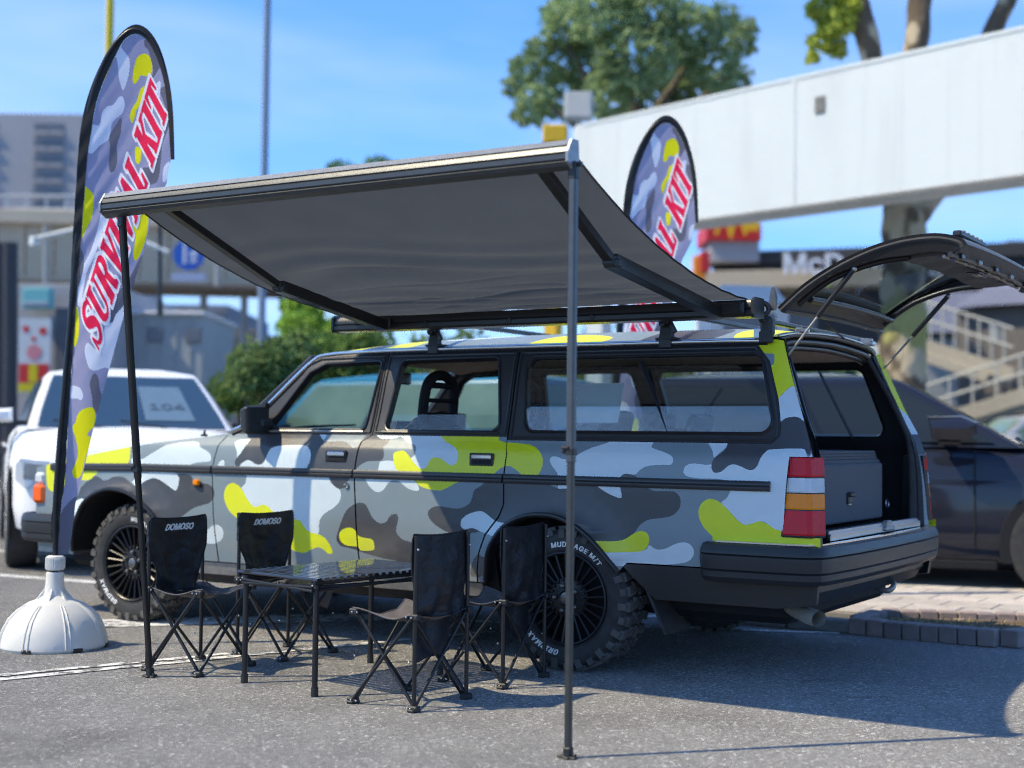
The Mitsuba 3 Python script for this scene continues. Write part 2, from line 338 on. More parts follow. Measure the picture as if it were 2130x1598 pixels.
CAMO=[
('D',[(-0.298,0.759),(-0.254,0.762),(-0.21,0.745),(-0.168,0.75),(-0.133,0.765),(-0.063,0.767),(-0.014,0.749),(0.02,0.731),(0.068,0.718),(0.087,0.738),(0.127,0.758),(0.173,0.766),(0.227,0.749),(0.28,0.724),(0.331,0.707),(0.329,0.786),(0.42,0.789),(0.446,0.766),(0.472,0.748),(0.536,0.748),(0.58,0.733),(0.596,0.706),(0.588,0.673),(0.557,0.647),(0.501,0.634),(0.45,0.618),(0.406,0.593),(0.347,0.558),(0.248,0.511),(-0.052,0.57),(-0.391,0.557),(-0.416,0.501),(-0.47,0.489),(-0.492,0.523),(-0.474,0.563),(-0.429,0.644),(-0.407,0.679),(-0.393,0.705)]),
('L',[(-0.007,0.836),(-0.014,0.86),(0.001,0.874),(0.022,0.87),(0.064,0.863),(0.095,0.876),(0.162,0.91),(0.214,0.935),(0.279,0.95),(0.394,0.961),(0.449,0.957),(0.477,0.931),(0.516,0.918),(0.552,0.898),(0.561,0.875),(0.552,0.861),(0.477,0.855),(0.433,0.847),(0.41,0.833),(0.389,0.818),(0.38,0.806),(0.018,0.798)]),
('L',[(0.016,0.741),(0.053,0.77),(0.066,0.79),(0.326,0.796),(0.331,0.709),(0.28,0.724),(0.227,0.751),(0.173,0.766),(0.127,0.758),(0.087,0.738),(0.068,0.718)]),
('L',[(-0.466,0.578),(-0.455,0.609),(-0.413,0.632),(-0.376,0.641),(-0.346,0.635),(-0.341,0.608),(-0.391,0.549),(-0.414,0.548),(-0.436,0.557)]),
('L',[(0.569,0.526),(0.594,0.537),(0.622,0.54),(0.65,0.525),(0.658,0.498),(0.647,0.47),(0.615,0.45),(0.577,0.443),(0.533,0.448),(0.53,0.492)]),
('Y',[(-0.696,0.847),(-0.514,0.9),(-0.381,0.917),(-0.224,0.934),(-0.06,0.95),(-0.026,0.888),(-0.029,0.845),(-0.049,0.818),(-0.093,0.803),(-0.128,0.812),(-0.173,0.828),(-0.209,0.827),(-0.242,0.809),(-0.263,0.794),(-0.277,0.776),(-0.298,0.766),(-0.309,0.752),(-0.357,0.74),(-0.425,0.739),(-0.532,0.7),(-0.626,0.675),(-0.671,0.676),(-0.701,0.715)]),
('L',[(0.581,0.808),(0.604,0.827),(0.612,0.845),(0.628,0.864),(0.649,0.87),(0.657,0.851),(0.659,0.81)]),
('L',[(0.701,0.966),(0.805,0.979),(1.223,0.959),(1.249,0.819),(1.281,0.809),(1.335,0.802),(1.355,0.774),(1.389,0.751),(1.411,0.741),(1.417,0.711),(1.404,0.681),(1.369,0.653),(1.319,0.626),(1.292,0.598),(1.283,0.563),(1.279,0.528),(1.228,0.521),(1.057,0.593),(0.88,0.631),(0.782,0.722),(0.805,0.754),(0.811,0.777),(0.808,0.8),(0.779,0.808),(0.732,0.816),(0.729,0.843),(0.736,0.898),(0.718,0.934)]),
('D',[(0.742,0.834),(0.728,0.852),(0.731,0.877),(0.759,0.907),(0.785,0.953),(0.795,0.976),(0.793,1.008),(1.232,1.012),(1.266,0.977),(1.284,0.971),(1.355,0.974),(1.4,0.972),(1.442,0.957),(1.465,0.944),(1.49,0.949),(1.5,0.975),(1.532,1.015),(1.591,1.015),(1.592,0.994),(1.658,0.99),(1.662,0.969),(1.648,0.956),(1.649,0.943),(1.659,0.914),(1.649,0.888),(1.602,0.883),(1.565,0.88),(1.529,0.864),(1.504,0.845),(1.478,0.829),(1.217,0.827),(1.215,0.871),(1.217,0.897),(1.209,0.924),(1.185,0.945),(1.146,0.953),(1.049,0.95),(0.988,0.945),(0.956,0.935),(0.943,0.917),(0.931,0.888),(0.917,0.863),(0.894,0.851),(0.864,0.855),(0.832,0.87),(0.807,0.872),(0.773,0.855),(0.757,0.839)]),
('L',[(1.227,1.012),(1.275,1.012),(1.274,0.997),(1.265,0.979)]),
('D',[(1.28,0.824),(1.478,0.829),(1.464,0.799),(1.449,0.764),(1.427,0.75),(1.405,0.747),(1.383,0.755),(1.361,0.774),(1.343,0.8),(1.331,0.812)]),
('Y',[(0.663,0.682),(0.666,0.714),(0.683,0.742),(0.72,0.757),(0.757,0.746),(0.782,0.727),(0.813,0.687),(0.844,0.656),(0.874,0.64),(0.927,0.655),(0.963,0.643),(0.993,0.622),(1.057,0.611),(1.144,0.588),(1.167,0.584),(1.2,0.546),(1.234,0.53),(1.284,0.522),(1.323,0.504),(1.354,0.466),(1.361,0.438),(1.335,0.433),(1.303,0.453),(1.27,0.46),(1.23,0.447),(1.189,0.429),(1.143,0.431),(1.109,0.44),(0.938,0.521),(0.808,0.56),(0.73,0.593),(0.692,0.624),(0.67,0.659)]),
('D',[(1.389,0.507),(1.399,0.542),(1.425,0.599),(1.451,0.644),(1.494,0.675),(1.532,0.685),(1.565,0.678),(1.587,0.649),(1.609,0.616),(1.641,0.596),(1.667,0.593),(1.694,0.606),(1.709,0.628),(1.735,0.64),(1.753,0.636),(1.759,0.618),(1.751,0.588),(1.745,0.562),(1.76,0.538),(1.791,0.52),(1.827,0.514),(1.882,0.49),(1.89,0.44),(1.817,0.415),(1.608,0.437),(1.502,0.461),(1.426,0.472),(1.405,0.482)]),
('Y',[(1.406,0.521),(1.418,0.547),(1.452,0.562),(1.484,0.563),(1.506,0.551),(1.521,0.529),(1.559,0.52),(1.596,0.517),(1.612,0.505),(1.616,0.471),(1.594,0.462),(1.535,0.459),(1.519,0.475),(1.481,0.477),(1.443,0.48),(1.416,0.496)]),
('L',[(1.579,1.015),(1.717,1.016),(1.703,0.993),(1.631,0.988),(1.603,0.992)]),
('L',[(1.717,1.016),(1.975,1.019),(1.98,0.985),(2.017,0.969),(2.055,0.953),(2.078,0.925),(2.081,0.892),(2.07,0.878),(2.051,0.873),(2.03,0.877),(1.994,0.886),(1.958,0.894),(1.929,0.885),(1.912,0.856),(1.887,0.843),(1.855,0.859),(1.817,0.895),(1.837,0.917),(1.837,0.946),(1.822,0.962),(1.78,0.972),(1.746,0.991)]),
('L',[(1.628,0.832),(1.634,0.845),(1.639,0.875),(1.654,0.884),(1.717,0.885),(1.763,0.852),(1.828,0.818),(1.871,0.772),(1.874,0.755),(1.856,0.751),(1.825,0.756),(1.789,0.773),(1.757,0.794),(1.72,0.795),(1.694,0.779),(1.669,0.749),(1.642,0.738),(1.616,0.743),(1.583,0.768),(1.561,0.801),(1.562,0.822)]),
('D',[(1.926,0.649),(1.939,0.67),(1.969,0.684),(2.014,0.683),(2.054,0.679),(2.093,0.678),(2.128,0.688),(2.157,0.707),(2.171,0.736),(2.18,0.764),(2.219,0.786),(2.233,0.802),(2.25,0.827),(2.336,0.829),(2.346,0.813),(2.361,0.806),(2.394,0.807),(2.434,0.82),(2.531,0.822),(2.564,0.803),(2.601,0.789),(2.632,0.784),(2.664,0.787),(2.703,0.8),(2.752,0.811),(2.796,0.804),(2.84,0.78),(2.879,0.763),(2.924,0.755),(2.914,0.809),(2.915,0.842),(2.935,0.855),(2.965,0.856),(2.994,0.842),(3.024,0.814),(3.048,0.798),(3.078,0.788),(3.131,0.789),(3.168,0.787),(3.191,0.769),(3.197,0.743),(3.189,0.717),(3.161,0.69),(3.112,0.677),(3.058,0.669),(3.025,0.654),(3.004,0.635),(2.987,0.611),(2.962,0.587),(2.919,0.574),(2.837,0.564),(2.773,0.571),(2.64,0.611),(2.411,0.609),(2.374,0.615),(2.34,0.625),(2.298,0.624),(2.264,0.642),(2.235,0.659),(2.201,0.662),(2.162,0.65),(2.124,0.628),(2.109,0.612),(2.117,0.592),(2.173,0.594),(2.211,0.58),(2.173,0.572),(2.114,0.563),(2.074,0.563),(2.03,0.571),(1.985,0.59),(1.945,0.617)]),
('Y',[(1.715,0.902),(1.716,0.923),(1.745,0.934),(1.777,0.932),(1.814,0.904),(1.843,0.875),(1.881,0.853),(1.911,0.864),(1.927,0.895),(1.956,0.908),(1.993,0.899),(2.03,0.879),(2.051,0.873),(2.074,0.884),(2.079,0.921),(2.059,0.949),(2.017,0.969),(1.983,0.983),(1.967,1.019),(2.246,1.021),(2.274,0.991),(2.31,0.981),(2.325,0.98),(2.426,0.974),(2.468,0.965),(2.504,0.944),(2.526,0.916),(2.53,0.881),(2.516,0.849),(2.503,0.839),(2.434,0.837),(2.4,0.858),(2.365,0.874),(2.342,0.875),(2.314,0.865),(2.287,0.844),(2.246,0.815),(2.218,0.802),(2.169,0.805),(2.121,0.803),(2.082,0.794),(2.042,0.775),(2.003,0.759),(1.963,0.757),(1.917,0.763),(1.876,0.776),(1.85,0.796),(1.828,0.814),(1.785,0.832),(1.743,0.844),(1.724,0.873)]),
('L',[(2.109,0.612),(2.116,0.632),(2.148,0.654),(2.201,0.67),(2.235,0.667),(2.264,0.65),(2.298,0.632),(2.34,0.625),(2.383,0.617),(2.355,0.59),(2.326,0.565),(2.312,0.558),(2.278,0.567),(2.221,0.58),(2.173,0.594),(2.134,0.586),(2.114,0.595)]),
('D',[(2.17,0.435),(2.199,0.474),(2.218,0.477),(2.247,0.468),(2.271,0.472),(2.286,0.402),(2.163,0.374)]),
('L',[(2.565,0.901),(2.568,0.917),(2.585,0.923),(2.609,0.918),(2.637,0.911),(2.68,0.921),(2.75,0.959),(2.833,0.987),(2.838,1.003),(3.031,1.005),(3.041,0.971),(3.068,0.96),(3.109,0.949),(3.142,0.935),(3.154,0.917),(3.15,0.902),(3.138,0.897),(3.088,0.896),(3.039,0.89),(3.006,0.874),(2.983,0.853),(2.94,0.856),(2.915,0.842),(2.912,0.813),(2.924,0.755),(2.879,0.763),(2.84,0.78),(2.796,0.804),(2.752,0.811),(2.704,0.8),(2.664,0.787),(2.632,0.784),(2.614,0.787),(2.62,0.817),(2.609,0.848),(2.581,0.878)]),
('L',[(2.837,0.539),(2.875,0.524),(3.028,0.538),(3.052,0.562),(3.079,0.548),(3.108,0.546),(3.137,0.555),(3.17,0.571),(3.205,0.581),(3.234,0.577),(3.253,0.557),(3.255,0.535),(3.24,0.512),(3.212,0.498),(3.15,0.487),(3.067,0.476),(2.915,0.469),(2.874,0.484)]),
('Y',[(2.802,0.566),(2.876,0.57),(2.919,0.574),(2.949,0.585),(2.983,0.607),(3.008,0.618),(3.034,0.617),(3.05,0.603),(3.054,0.581),(3.045,0.554),(3.024,0.538),(2.986,0.53),(2.875,0.524),(2.836,0.532)]),
('L',[(3.292,1.001),(3.383,1.002),(3.38,0.985),(3.373,0.968),(3.355,0.95),(3.335,0.931),(3.323,0.957),(3.299,0.984)]),
('D',[(3.38,0.986),(3.383,1.002),(3.557,1.007),(3.59,1.037),(3.592,1.08),(3.619,1.101),(3.674,1.11),(3.714,1.077),(3.728,1.002),(3.732,0.949),(3.71,0.962),(3.697,0.972),(3.573,0.968),(3.549,0.956),(3.535,0.935),(3.523,0.902),(3.506,0.885),(3.483,0.885),(3.455,0.897),(3.424,0.905),(3.401,0.899),(3.375,0.877),(3.352,0.869),(3.336,0.874),(3.327,0.89),(3.328,0.909),(3.339,0.931),(3.363,0.95),(3.377,0.968)]),
('L',[(3.205,0.869),(3.211,0.892),(3.234,0.904),(3.266,0.904),(3.303,0.9),(3.326,0.903),(3.327,0.89),(3.336,0.874),(3.352,0.869),(3.375,0.877),(3.401,0.899),(3.424,0.905),(3.455,0.897),(3.483,0.885),(3.506,0.885),(3.523,0.902),(3.535,0.935),(3.549,0.956),(3.573,0.968),(3.693,0.972),(3.71,0.964),(3.727,0.938),(3.752,0.935),(3.778,0.615),(3.626,0.608),(3.574,0.67),(3.54,0.681),(3.507,0.671),(3.48,0.664),(3.45,0.679),(3.407,0.721),(3.376,0.748),(3.395,0.765),(3.41,0.787),(3.414,0.805),(3.401,0.837),(3.35,0.845),(3.27,0.845),(3.23,0.851),(3.213,0.858)]),
('Y',[(3.277,0.695),(3.277,0.717),(3.289,0.743),(3.313,0.76),(3.333,0.763),(3.356,0.758),(3.376,0.746),(3.407,0.72),(3.45,0.678),(3.48,0.664),(3.507,0.671),(3.54,0.681),(3.574,0.67),(3.626,0.647),(3.785,0.65),(3.785,0.591),(3.71,0.591),(3.373,0.589),(3.337,0.613),(3.302,0.644),(3.284,0.673)]),
('L',[(3.557,1.154),(3.579,1.185),(3.628,1.229),(3.662,1.223),(3.733,1.059),(3.72,1.059),(3.677,1.088),(3.66,1.098),(3.637,1.099),(3.61,1.094),(3.578,1.078)]),
('Y',[(3.442,1.399),(3.455,1.433),(3.463,1.459),(3.544,1.462),(3.568,1.456),(3.605,1.358),(3.656,1.229),(3.617,1.223),(3.579,1.187),(3.557,1.165),(3.511,1.297),(3.531,1.314),(3.532,1.342),(3.525,1.359),(3.495,1.363),(3.477,1.369)])]

blobs = [(c, blob(P, 3)) for c, P in CAMO]
def by_colour(poly):
    rest = {'G': poly}; order = []
    top = None; out = []
    for c, b in reversed(blobs):                   # later patches lie over earlier ones
        q = b.intersection(poly)
        if top is not None: q = q.difference(top)
        top = b if top is None else top.union(b)
        for gmt in getattr(q, 'geoms', [q]):
            if gmt.geom_type == 'Polygon' and gmt.area > 2e-5: out.append((c, gmt))
    return poly.difference(top), out
PK = {}
for name, P in PANELS.items():
    poly = Polygon(P).buffer(0)
    if name == 'rear_quarter': poly = poly.difference(Polygon([(3.634, .624), (3.80, .624), (3.80, .940), (3.652, .940)]))
    base, patches = by_colour(poly)
    bs = sorted((q for q in getattr(base, 'geoms', [base]) if q.area > 2e-5), key=lambda q: -q.area)
    k = put(W, name, sheet(bs[0], SL, .1, .018), 'wrap_G'); PK[name] = k
    patches = patches+[('G', q) for q in bs[1:]]
    for c, gmt in patches: put(k, 'wrap_patch', sheet(gmt, SL, .1, .018), 'wrap_'+c)
    put(k, 'panel_edge', sheet(poly.difference(poly.buffer(-.0015)), lambda a, b: SL(a, b, .0015), .1, .05, skirt=.03), 'black_satin')
    k2 = put(W, name, sheet(base, SR, .1, .03, side=1), 'wrap_G')
    for c in 'DLY':
        q = unary_union([g_ for cc, g_ in patches if cc == c])
        if not q.is_empty: put(k2, 'wrap_patch', sheet(q, SR, .1, .03, side=1), 'wrap_'+c)
# valance behind the rear wheel, rockers, lips of the wheel arches
for S, sd in ((SL, -1), (SR, 1)):
    put(W, 'rear_valance', sheet(Polygon([(2.93, .478), (3.775, .478), (3.76, .36), (3.6, .335), (3.07, .335), (2.98, .42)]), lambda a, b: S(a, b, .004), .1, .03, skirt=.03, side=sd), 'black_plastic')
    put(W, 'rocker', sheet(Polygon([(.33, .346), (2.21, .346), (2.215, .285), (.33, .285)]), lambda a, b: S(a, b, .012), .2, .02, skirt=.05, side=sd), 'dull_steel')
    put(W, 'rocker', sheet(Polygon([(.33, .283), (2.23, .283), (2.23, .235), (.33, .235)]), lambda a, b: S(a, b, .05), .2, .02, skirt=.05, side=sd), 'black_satin')
    for A in (archF, archR):
        c = crom(A, 3, closed=False); q = S(c[:, 0], c[:, 1], -.004); q2 = S(c[:, 0], c[:, 1], .0)
        put(W, 'arch_lip', tube(q, .011, 8), 'black_satin', smooth=40)
        # inner wheel house
        n = len(c); dep = .32*(-sd)
        V = np.vstack([q2, q2+[0, dep, 0]]); F = [[i, i+1, n+i+1] for i in range(n-1)]+[[i, n+i+1, n+i] for i in range(n-1)]
        cap = Polygon(c); v2, f2 = trimesh.creation.triangulate_polygon(cap, engine='earcut')
        V2 = np.c_[v2[:, 0], np.full(len(v2), q2[:, 1].mean()+dep), v2[:, 1]]
        put(W, 'wheel_house', cat([trimesh.Trimesh(V, F, process=False), trimesh.Trimesh(V2, f2, process=False)]), 'interior_black')
# window frames
def win(P, r=.03): return rpoly(P, r)
WF = win([(.895, 1.036), (1.497, 1.036), (1.520, 1.362), (1.175, 1.352), (1.085, 1.31)], .02)
WR = win([(1.622, 1.034), (2.262, 1.032), (2.19, 1.366), (1.647, 1.362)], .03)
WQ = win([(2.405, 1.036), (3.566, 1.036), (3.468, 1.364), (2.352, 1.366)], .045)
FRAMES = {'front_door': (Polygon([(.70, 1.007), (1.552, 1.007), (1.545, 1.40), (1.13, 1.394), (1.06, 1.365), (.74, 1.06)]), WF),
          'rear_door': (Polygon([(1.558, 1.007), (2.313, 1.007), (2.29, 1.40), (1.552, 1.40)]), WR),
          'rear_quarter': (Polygon([(2.322, .992), (3.563, .992), (3.594, 1.02), (3.594, 1.06), (3.570, 1.17), (3.513, 1.33), (3.449, 1.40), (2.298, 1.40)]), WQ)}
for name, (fr, wn) in FRAMES.items():
    k = PK[name]
    put(k, 'window_frame', sheet(fr.difference(wn), SL, .1, .03, skirt=.03), 'black_trim')
    put(W, 'window_frame', sheet(fr.difference(wn), SR, .1, .03, skirt=.03, side=1), 'black_trim')
    c = crom(np.array(wn.exterior.coords)[:-1], 1); c = np.array(shapely.segmentize(wn.buffer(.006).exterior, .03).coords)[:-1]
    put(k, 'window_seal', tube(SL(c[:, 0], c[:, 1], -.002), .007, 6, closed=True), 'black_satin', smooth=40)
    c2 = np.array(shapely.segmentize(fr.buffer(-.012).exterior, .04).coords)[:-1]
    put(k, 'frame_bead', tube(SL(c2[:, 0], c2[:, 1], -.002), .005, 6, closed=True), 'black_trim', smooth=40)
put(PK['rear_quarter'], 'window', sheet(WQ.buffer(-.001), lambda a, b: SL(a, b, .012-.020*np.sin(np.pi*np.clip((b-1.03)/.335, 0, 1))), .3, .02), 'glass_film')
put(PK['rear_door'], 'window', sheet(WR.intersection(sbox(1.5, 1.0, 2.4, 1.105)), lambda a, b: SL(a, b, .012), .3, .12), 'glass_clear')
for wn in (WF, WR, WQ): put(W, 'window', sheet(wn.buffer(-.001), lambda a, b: SR(a, b, .006), .3, .12, side=1), 'glass_clear')
for a_, b_, nm in ((.885, 1.50, 'front_door'), (1.612, 2.268, 'rear_door')):
    x_ = np.linspace(a_, b_, 8); put(PK[nm], 'sill_strip', tube(SL(x_, np.full(8, 1.021), -.004), .007, 6), 'dull_steel' if nm == 'front_door' else 'black_trim', smooth=40)
# inner trim: dark shells 5 cm inside, with the windows cut out
inner = Polygon([(.66, .30), (2.28, .30), (2.28, .62), (2.40, .70), (2.8, .70), (2.95, .45), (3.70, .45), (3.70, .93), (3.62, 1.17), (3.51, 1.42), (1.14, 1.40), (.72, 1.05), (.64, 1.0)])
for S, sd in ((SL, 1), (SR, -1)):
    q = inner.difference(WF.buffer(.012)).difference(WR.buffer(.012)).difference(WQ.buffer(.016))
    put(W, 'inner_trim', sheet(q, lambda a, b: S(a, b, .045), .2, .06, side=sd), 'interior_black')
# moulding along the flanks
sec = [(0, -.021), (-.009, -.020), (-.013, -.012), (-.013, -.004), (-.009, 0), (-.013, .004), (-.013, .012), (-.009, .020), (0, .021)]
def moulding(x0, x1, parent, zf=lambda x: .820-.012*np.clip((-.0-x)/.6, 0, 1), k=24):
    xs = np.linspace(x0, x1, k); zs = zf(xs); V = []
    for x, z in zip(xs, zs):
        for o, dz in sec: V.append((x, float(side_y(x, z+dz))+o, z+dz))
    n = len(sec); F = []
    for i in range(k-1):
        for j in range(n-1): F += [[i*n+j, (i+1)*n+j, (i+1)*n+j+1], [i*n+j, (i+1)*n+j+1, i*n+j+1]]
    for e in (0, k-1): F += [[e*n, e*n+j, e*n+j+1] for j in range(1, n-1)]
    m = trimesh.Trimesh(V, F, process=False); m.fix_normals()
    put(parent, 'moulding', m, 'black_trim', smooth=30)
moulding(-.66, .574, PK['front_fender']); moulding(.586, 1.486, PK['front_door']); moulding(1.496, 2.33, PK['rear_door']); moulding(2.34, 3.582, PK['rear_quarter'])
# handles, lock, indicator
for nm, hx in (('front_door', 1.376), ('rear_door', 2.211)):
    zc = .902; y0 = float(side_y(hx, zc))
    h = put(PK[nm], 'door_handle', cat([cbox((hx, y0-.002, zc), (.128, .012, .058), .004)]), 'black_satin')
    put(h, 'grip', cbox((hx+.004, y0-.012, zc+.012), (.104, .012, .020), .004), 'chrome')
    put(h, 'recess', cbox((hx+.004, y0-.008, zc-.012), (.104, .004, .020), .001), 'interior_black')
put(PK['front_door'], 'lock', revolve([(0, .004), (.011, .004), (.014, 0), (.014, -.004)], 16, 'y', (1.452, float(side_y(1.452, .765))-.004, .765)), 'steel', smooth=40)
put(PK['front_fender'], 'side_indicator', cat([cbox((.484, -.014, .752), (.042, .022, .03), .006)]), 'amber_lens')
put(PK['front_fender'], 'side_indicator', cbox((.486, -.004, .731), (.044, .014, .012), .003), 'black_satin')
# roof, gutter rail, bonnet
def roof_fn(a, b):
    a, b = np.asarray(a, float), np.asarray(b, float); t = np.clip(np.abs(b-.855)/.66, 0, 1)
    edge = np.interp(a, [1.05, 1.2, 1.5, 3.3, 3.56], [1.392, 1.412, 1.424, 1.424, 1.430]); mid = np.interp(a, [1.05, 1.2, 1.5, 2.4, 3.3, 3.56], [1.415, 1.455, 1.492, 1.512, 1.505, 1.468])
    e2 = PchipInterpolator([1.05, 1.15, 1.3, 1.6, 2.4, 3.2, 3.4, 3.56], [1.418, 1.449, 1.476, 1.497, 1.512, 1.508, 1.495, 1.466])(np.clip(a, 1.05, 3.56))
    return np.c_[a, b, edge+(e2-edge)*(1-t**2.6)]
RO = Polygon([(1.07, .20), (3.545, .205), (3.56, .855), (3.545, 1.505), (1.07, 1.51), (1.05, .855)])
RP = [('Y', [(1.03, .15), (1.13, .15), (1.18, .4), (1.12, .7), (1.02, .9)]), ('L', [(1.13, .18), (1.24, .15), (1.30, .35), (1.28, .8), (1.16, .7), (1.19, .4)]), ('Y', [(1.25, .17), (1.33, .17), (1.36, .5), (1.28, .7), (1.26, .4)]), ('D', [(1.34, .15), (1.46, .15), (1.50, .6), (1.4, .9), (1.37, .5)]),
      ('Y', [(1.50, .15), (1.62, .15), (1.66, .33), (1.60, .5), (1.51, .42)]), ('L', [(1.68, .5), (1.9, .4), (2.2, .6), (2.1, 1.2), (1.7, 1.1)]), ('Y', [(2.34, .15), (2.62, .15), (2.72, .3), (2.5, .42), (2.36, .33)]), ('D', [(2.9, .15), (3.2, .15), (3.25, .45), (3.0, .6)]),
      ('Y', [(3.30, .4), (3.38, .15), (3.6, .1), (3.6, .9), (3.4, .8)])]
top = None; rk = None; parts_ = []
for c, P in reversed(RP):
    b = blob(P).intersection(RO); b = b if top is None else b.difference(top); top = b if top is None else top.union(b); parts_.append((c, b))
rk = put(W, 'roof', sheet(RO.difference(top), roof_fn, .12, .05, side=-1), 'wrap_G')
for c, b in parts_: put(rk, 'wrap_patch', sheet(b, roof_fn, .12, .05), 'wrap_'+c)
put(W, 'headliner', sheet(RO.buffer(-.03), lambda a, b: roof_fn(a, b)-[0, 0, .045], .2, .08), 'headliner')
for sgn in (0, 1):
    Y = (lambda y: y) if sgn == 0 else (lambda y: WID-y)
    gp = [(.66, .055, 1.02), (.78, .085, 1.085), (1.0, .15, 1.30), (1.075, .185, 1.375), (1.13, .196, 1.400), (1.3, .198, 1.412), (1.6, .199, 1.418), (2.4, .199, 1.420), (3.2, .200, 1.420), (3.492, .205, 1.418)]
    g2 = crom([(a, Y(b), c) for a, b, c in gp], 4, closed=False)
    put(W, 'gutter_rail', tube(g2, .0105, 8), 'chrome' if sgn == 0 else 'black_trim', smooth=50)
    g3 = g2.copy(); g3[:, 2] -= .016; g3[:, 1] += (.004 if sgn == 0 else -.004)
    put(W, 'gutter_channel', tube(g3, .013, 6), 'black_satin', smooth=50)
    pil = [(.70, Y(.09), 1.04), (1.08, Y(.205), 1.395)]
    put(W, 'windscreen_pillar', bar(pil[0], pil[1], .05, .05, b=.012), 'black_trim')
def hood_fn(a, b):
    t = np.clip(np.abs(b-.855)/.80, 0, 1)
    e = np.interp(a, [-.80, -.62, -.39, -.10, .19, .52, .70], [.80, .835, .872, .918, .958, .990, 1.006])
    return np.c_[a, b, e+.030*(1-t**3)+.0]
HO = Polygon([(-.80, .09), (.62, .055), (.72, .20), (.74, .855), (.72, 1.51), (.62, 1.655), (-.80, 1.62)])
hp = [('Y', blob([(-.9, .0), (-.05, .0), (-.08, .12), (-.3, .3), (-.9, .5)])), ('L', blob([(.0, .5), (.3, .3), (.55, .6), (.2, 1.0)])), ('Y', blob([(.42, .02), (.56, .02), (.60, .12), (.5, .2), (.42, .12)])), ('D', blob([(-.5, .6), (-.2, .5), (.1, 1.1), (-.4, 1.4)]))]
hu = unary_union([b for c, b in hp]); hk = put(W, 'bonnet', sheet(HO.difference(hu), hood_fn, .08, .06), 'wrap_G')
for c, b in hp: put(hk, 'wrap_patch', sheet(b.intersection(HO), hood_fn, .08, .06), 'wrap_'+c)
put(hk, 'washer_nozzle', cat([cbox((.42, .10, .994), (.03, .03, .012), .005), tube([(.42, .10, .995), (.425, .10, 1.022)], [.008, .004], 8)]), 'black_plastic')
put(W, 'wiper', cat([tube([(.70, .30, 1.03), (.74, .6, 1.05), (.75, .95, 1.06)], .006, 6), tube([(.66, .12, 1.005), (.70, .30, 1.03)], .008, 6)]), 'black_satin')
# windscreen, firewall, nose
ws = [(.74, .12, 1.05), (.74, 1.59, 1.05), (1.085, 1.49, 1.40), (1.085, .22, 1.40)]
put(W, 'windscreen', trimesh.Trimesh(ws, [[0, 1, 2], [0, 2, 3]]), 'glass_clear')
put(W, 'firewall', cat([cbox((.68, .855, .66), (.04, 1.56, .72), .005), cbox((.70, .855, 1.0), (.1, 1.5, .05), .01)]), 'interior_black')
put(W, 'grille', cat([cbox((-.80, .855, .68), (.03, .80, .17), .01)]+[cbox((-.82, .50+.045*k, .68), (.02, .012, .15), .003) for k in range(17)]), 'black_satin')
put(W, 'nose_panel', cat([cbox((-.785, .855, .60), (.04, 1.56, .42), .02)]), 'wrap_D')
for s_ in (0, 1):
    y_ = .30 if s_ == 0 else WID-.30
    put(W, 'headlight', cbox((-.80, y_, .685), (.05, .30, .16), .02), 'clear_lens')
    yc = .055 if s_ == 0 else WID-.055
    k = put(W, 'corner_lamp', cbox((-.762, yc, .655), (.095, .09, .105), .016), 'orange_lens', label='orange corner lamp at the front wing')
    put(k, 'clear_lens', cbox((-.758, yc+(.002 if s_ == 0 else -.002), .742), (.085, .085, .066), .016), 'clear_lens')
def sweep_plan(path, sec):
    P = np.array(path, float); n = len(P); d = np.gradient(P, axis=0); d /= np.linalg.norm(d, axis=1, keepdims=True); nrm = np.c_[d[:, 1], -d[:, 0]]
    V = [(P[i, 0]+nrm[i, 0]*o, P[i, 1]+nrm[i, 1]*o, z) for i in range(n) for o, z in sec]; k = len(sec)
    F = []
    for i in range(n-1):
        for j in range(k): l = (j+1) % k; F += [[i*k+j, (i+1)*k+j, (i+1)*k+l], [i*k+j, (i+1)*k+l, i*k+l]]
    c0 = np.mean([s for s in sec], 0)
    for e in (0, n-1):
        V.append((P[e, 0]+nrm[e, 0]*c0[0], P[e, 1]+nrm[e, 1]*c0[0], c0[1]))
        F += [[len(V)-1, e*k+j, e*k+(j+1) % k] for j in range(k)]
    m = trimesh.Trimesh(V, F, process=False); m.fix_normals(); return m
bz = lambda s, dz=0.: [(0, .432+dz), (.022, .436+dz), (.036, .455+dz), (.037, .478+dz), (.031, .482+dz), (.038, .487+dz), (.041, .523+dz), (.041, .541+dz), (.034, .545+dz), (.041, .549+dz), (.040, .560+dz), (.030, .584+dz), (.012, .592+dz), (0, .590+dz)]
rb_path = [(3.322, .012), (3.335, -.005), (3.36, -.012), (3.55, -.010), (3.69, -.004), (3.735, .006), (3.758, .03), (3.77, .08), (3.79, .35), (3.797, .855), (3.79, 1.36), (3.77, 1.63), (3.758, 1.68), (3.735, 1.704), (3.69, 1.714), (3.36, 1.722), (3.322, 1.70)]
put(W, 'rear_bumper', sweep_plan(rb_path, bz(1)), 'black_plastic', smooth=28)
put(W, 'bumper_trim', sweep_plan([(p[0], p[1]) for p in rb_path[2:-2]], [(-.01, .592), (.010, .592), (.010, .598), (-.01, .598)]), 'chrome')
put(W, 'bumper_step', prism(Polygon([(3.60, .10), (3.74, .05), (3.79, .3), (3.80, .855), (3.79, 1.41), (3.74, 1.66), (3.60, 1.61)]), .575, .592), 'black_plastic')
fb_path = [(-.50, 1.70), (-.80, 1.70), (-.88, 1.66), (-.915, 1.5), (-.93, .855), (-.915, .21), (-.88, .05), (-.80, .010), (-.50, .004), (-.485, .02)]
put(W, 'front_bumper', sweep_plan(fb_path, bz(1, -.045)), 'black_plastic', smooth=28)
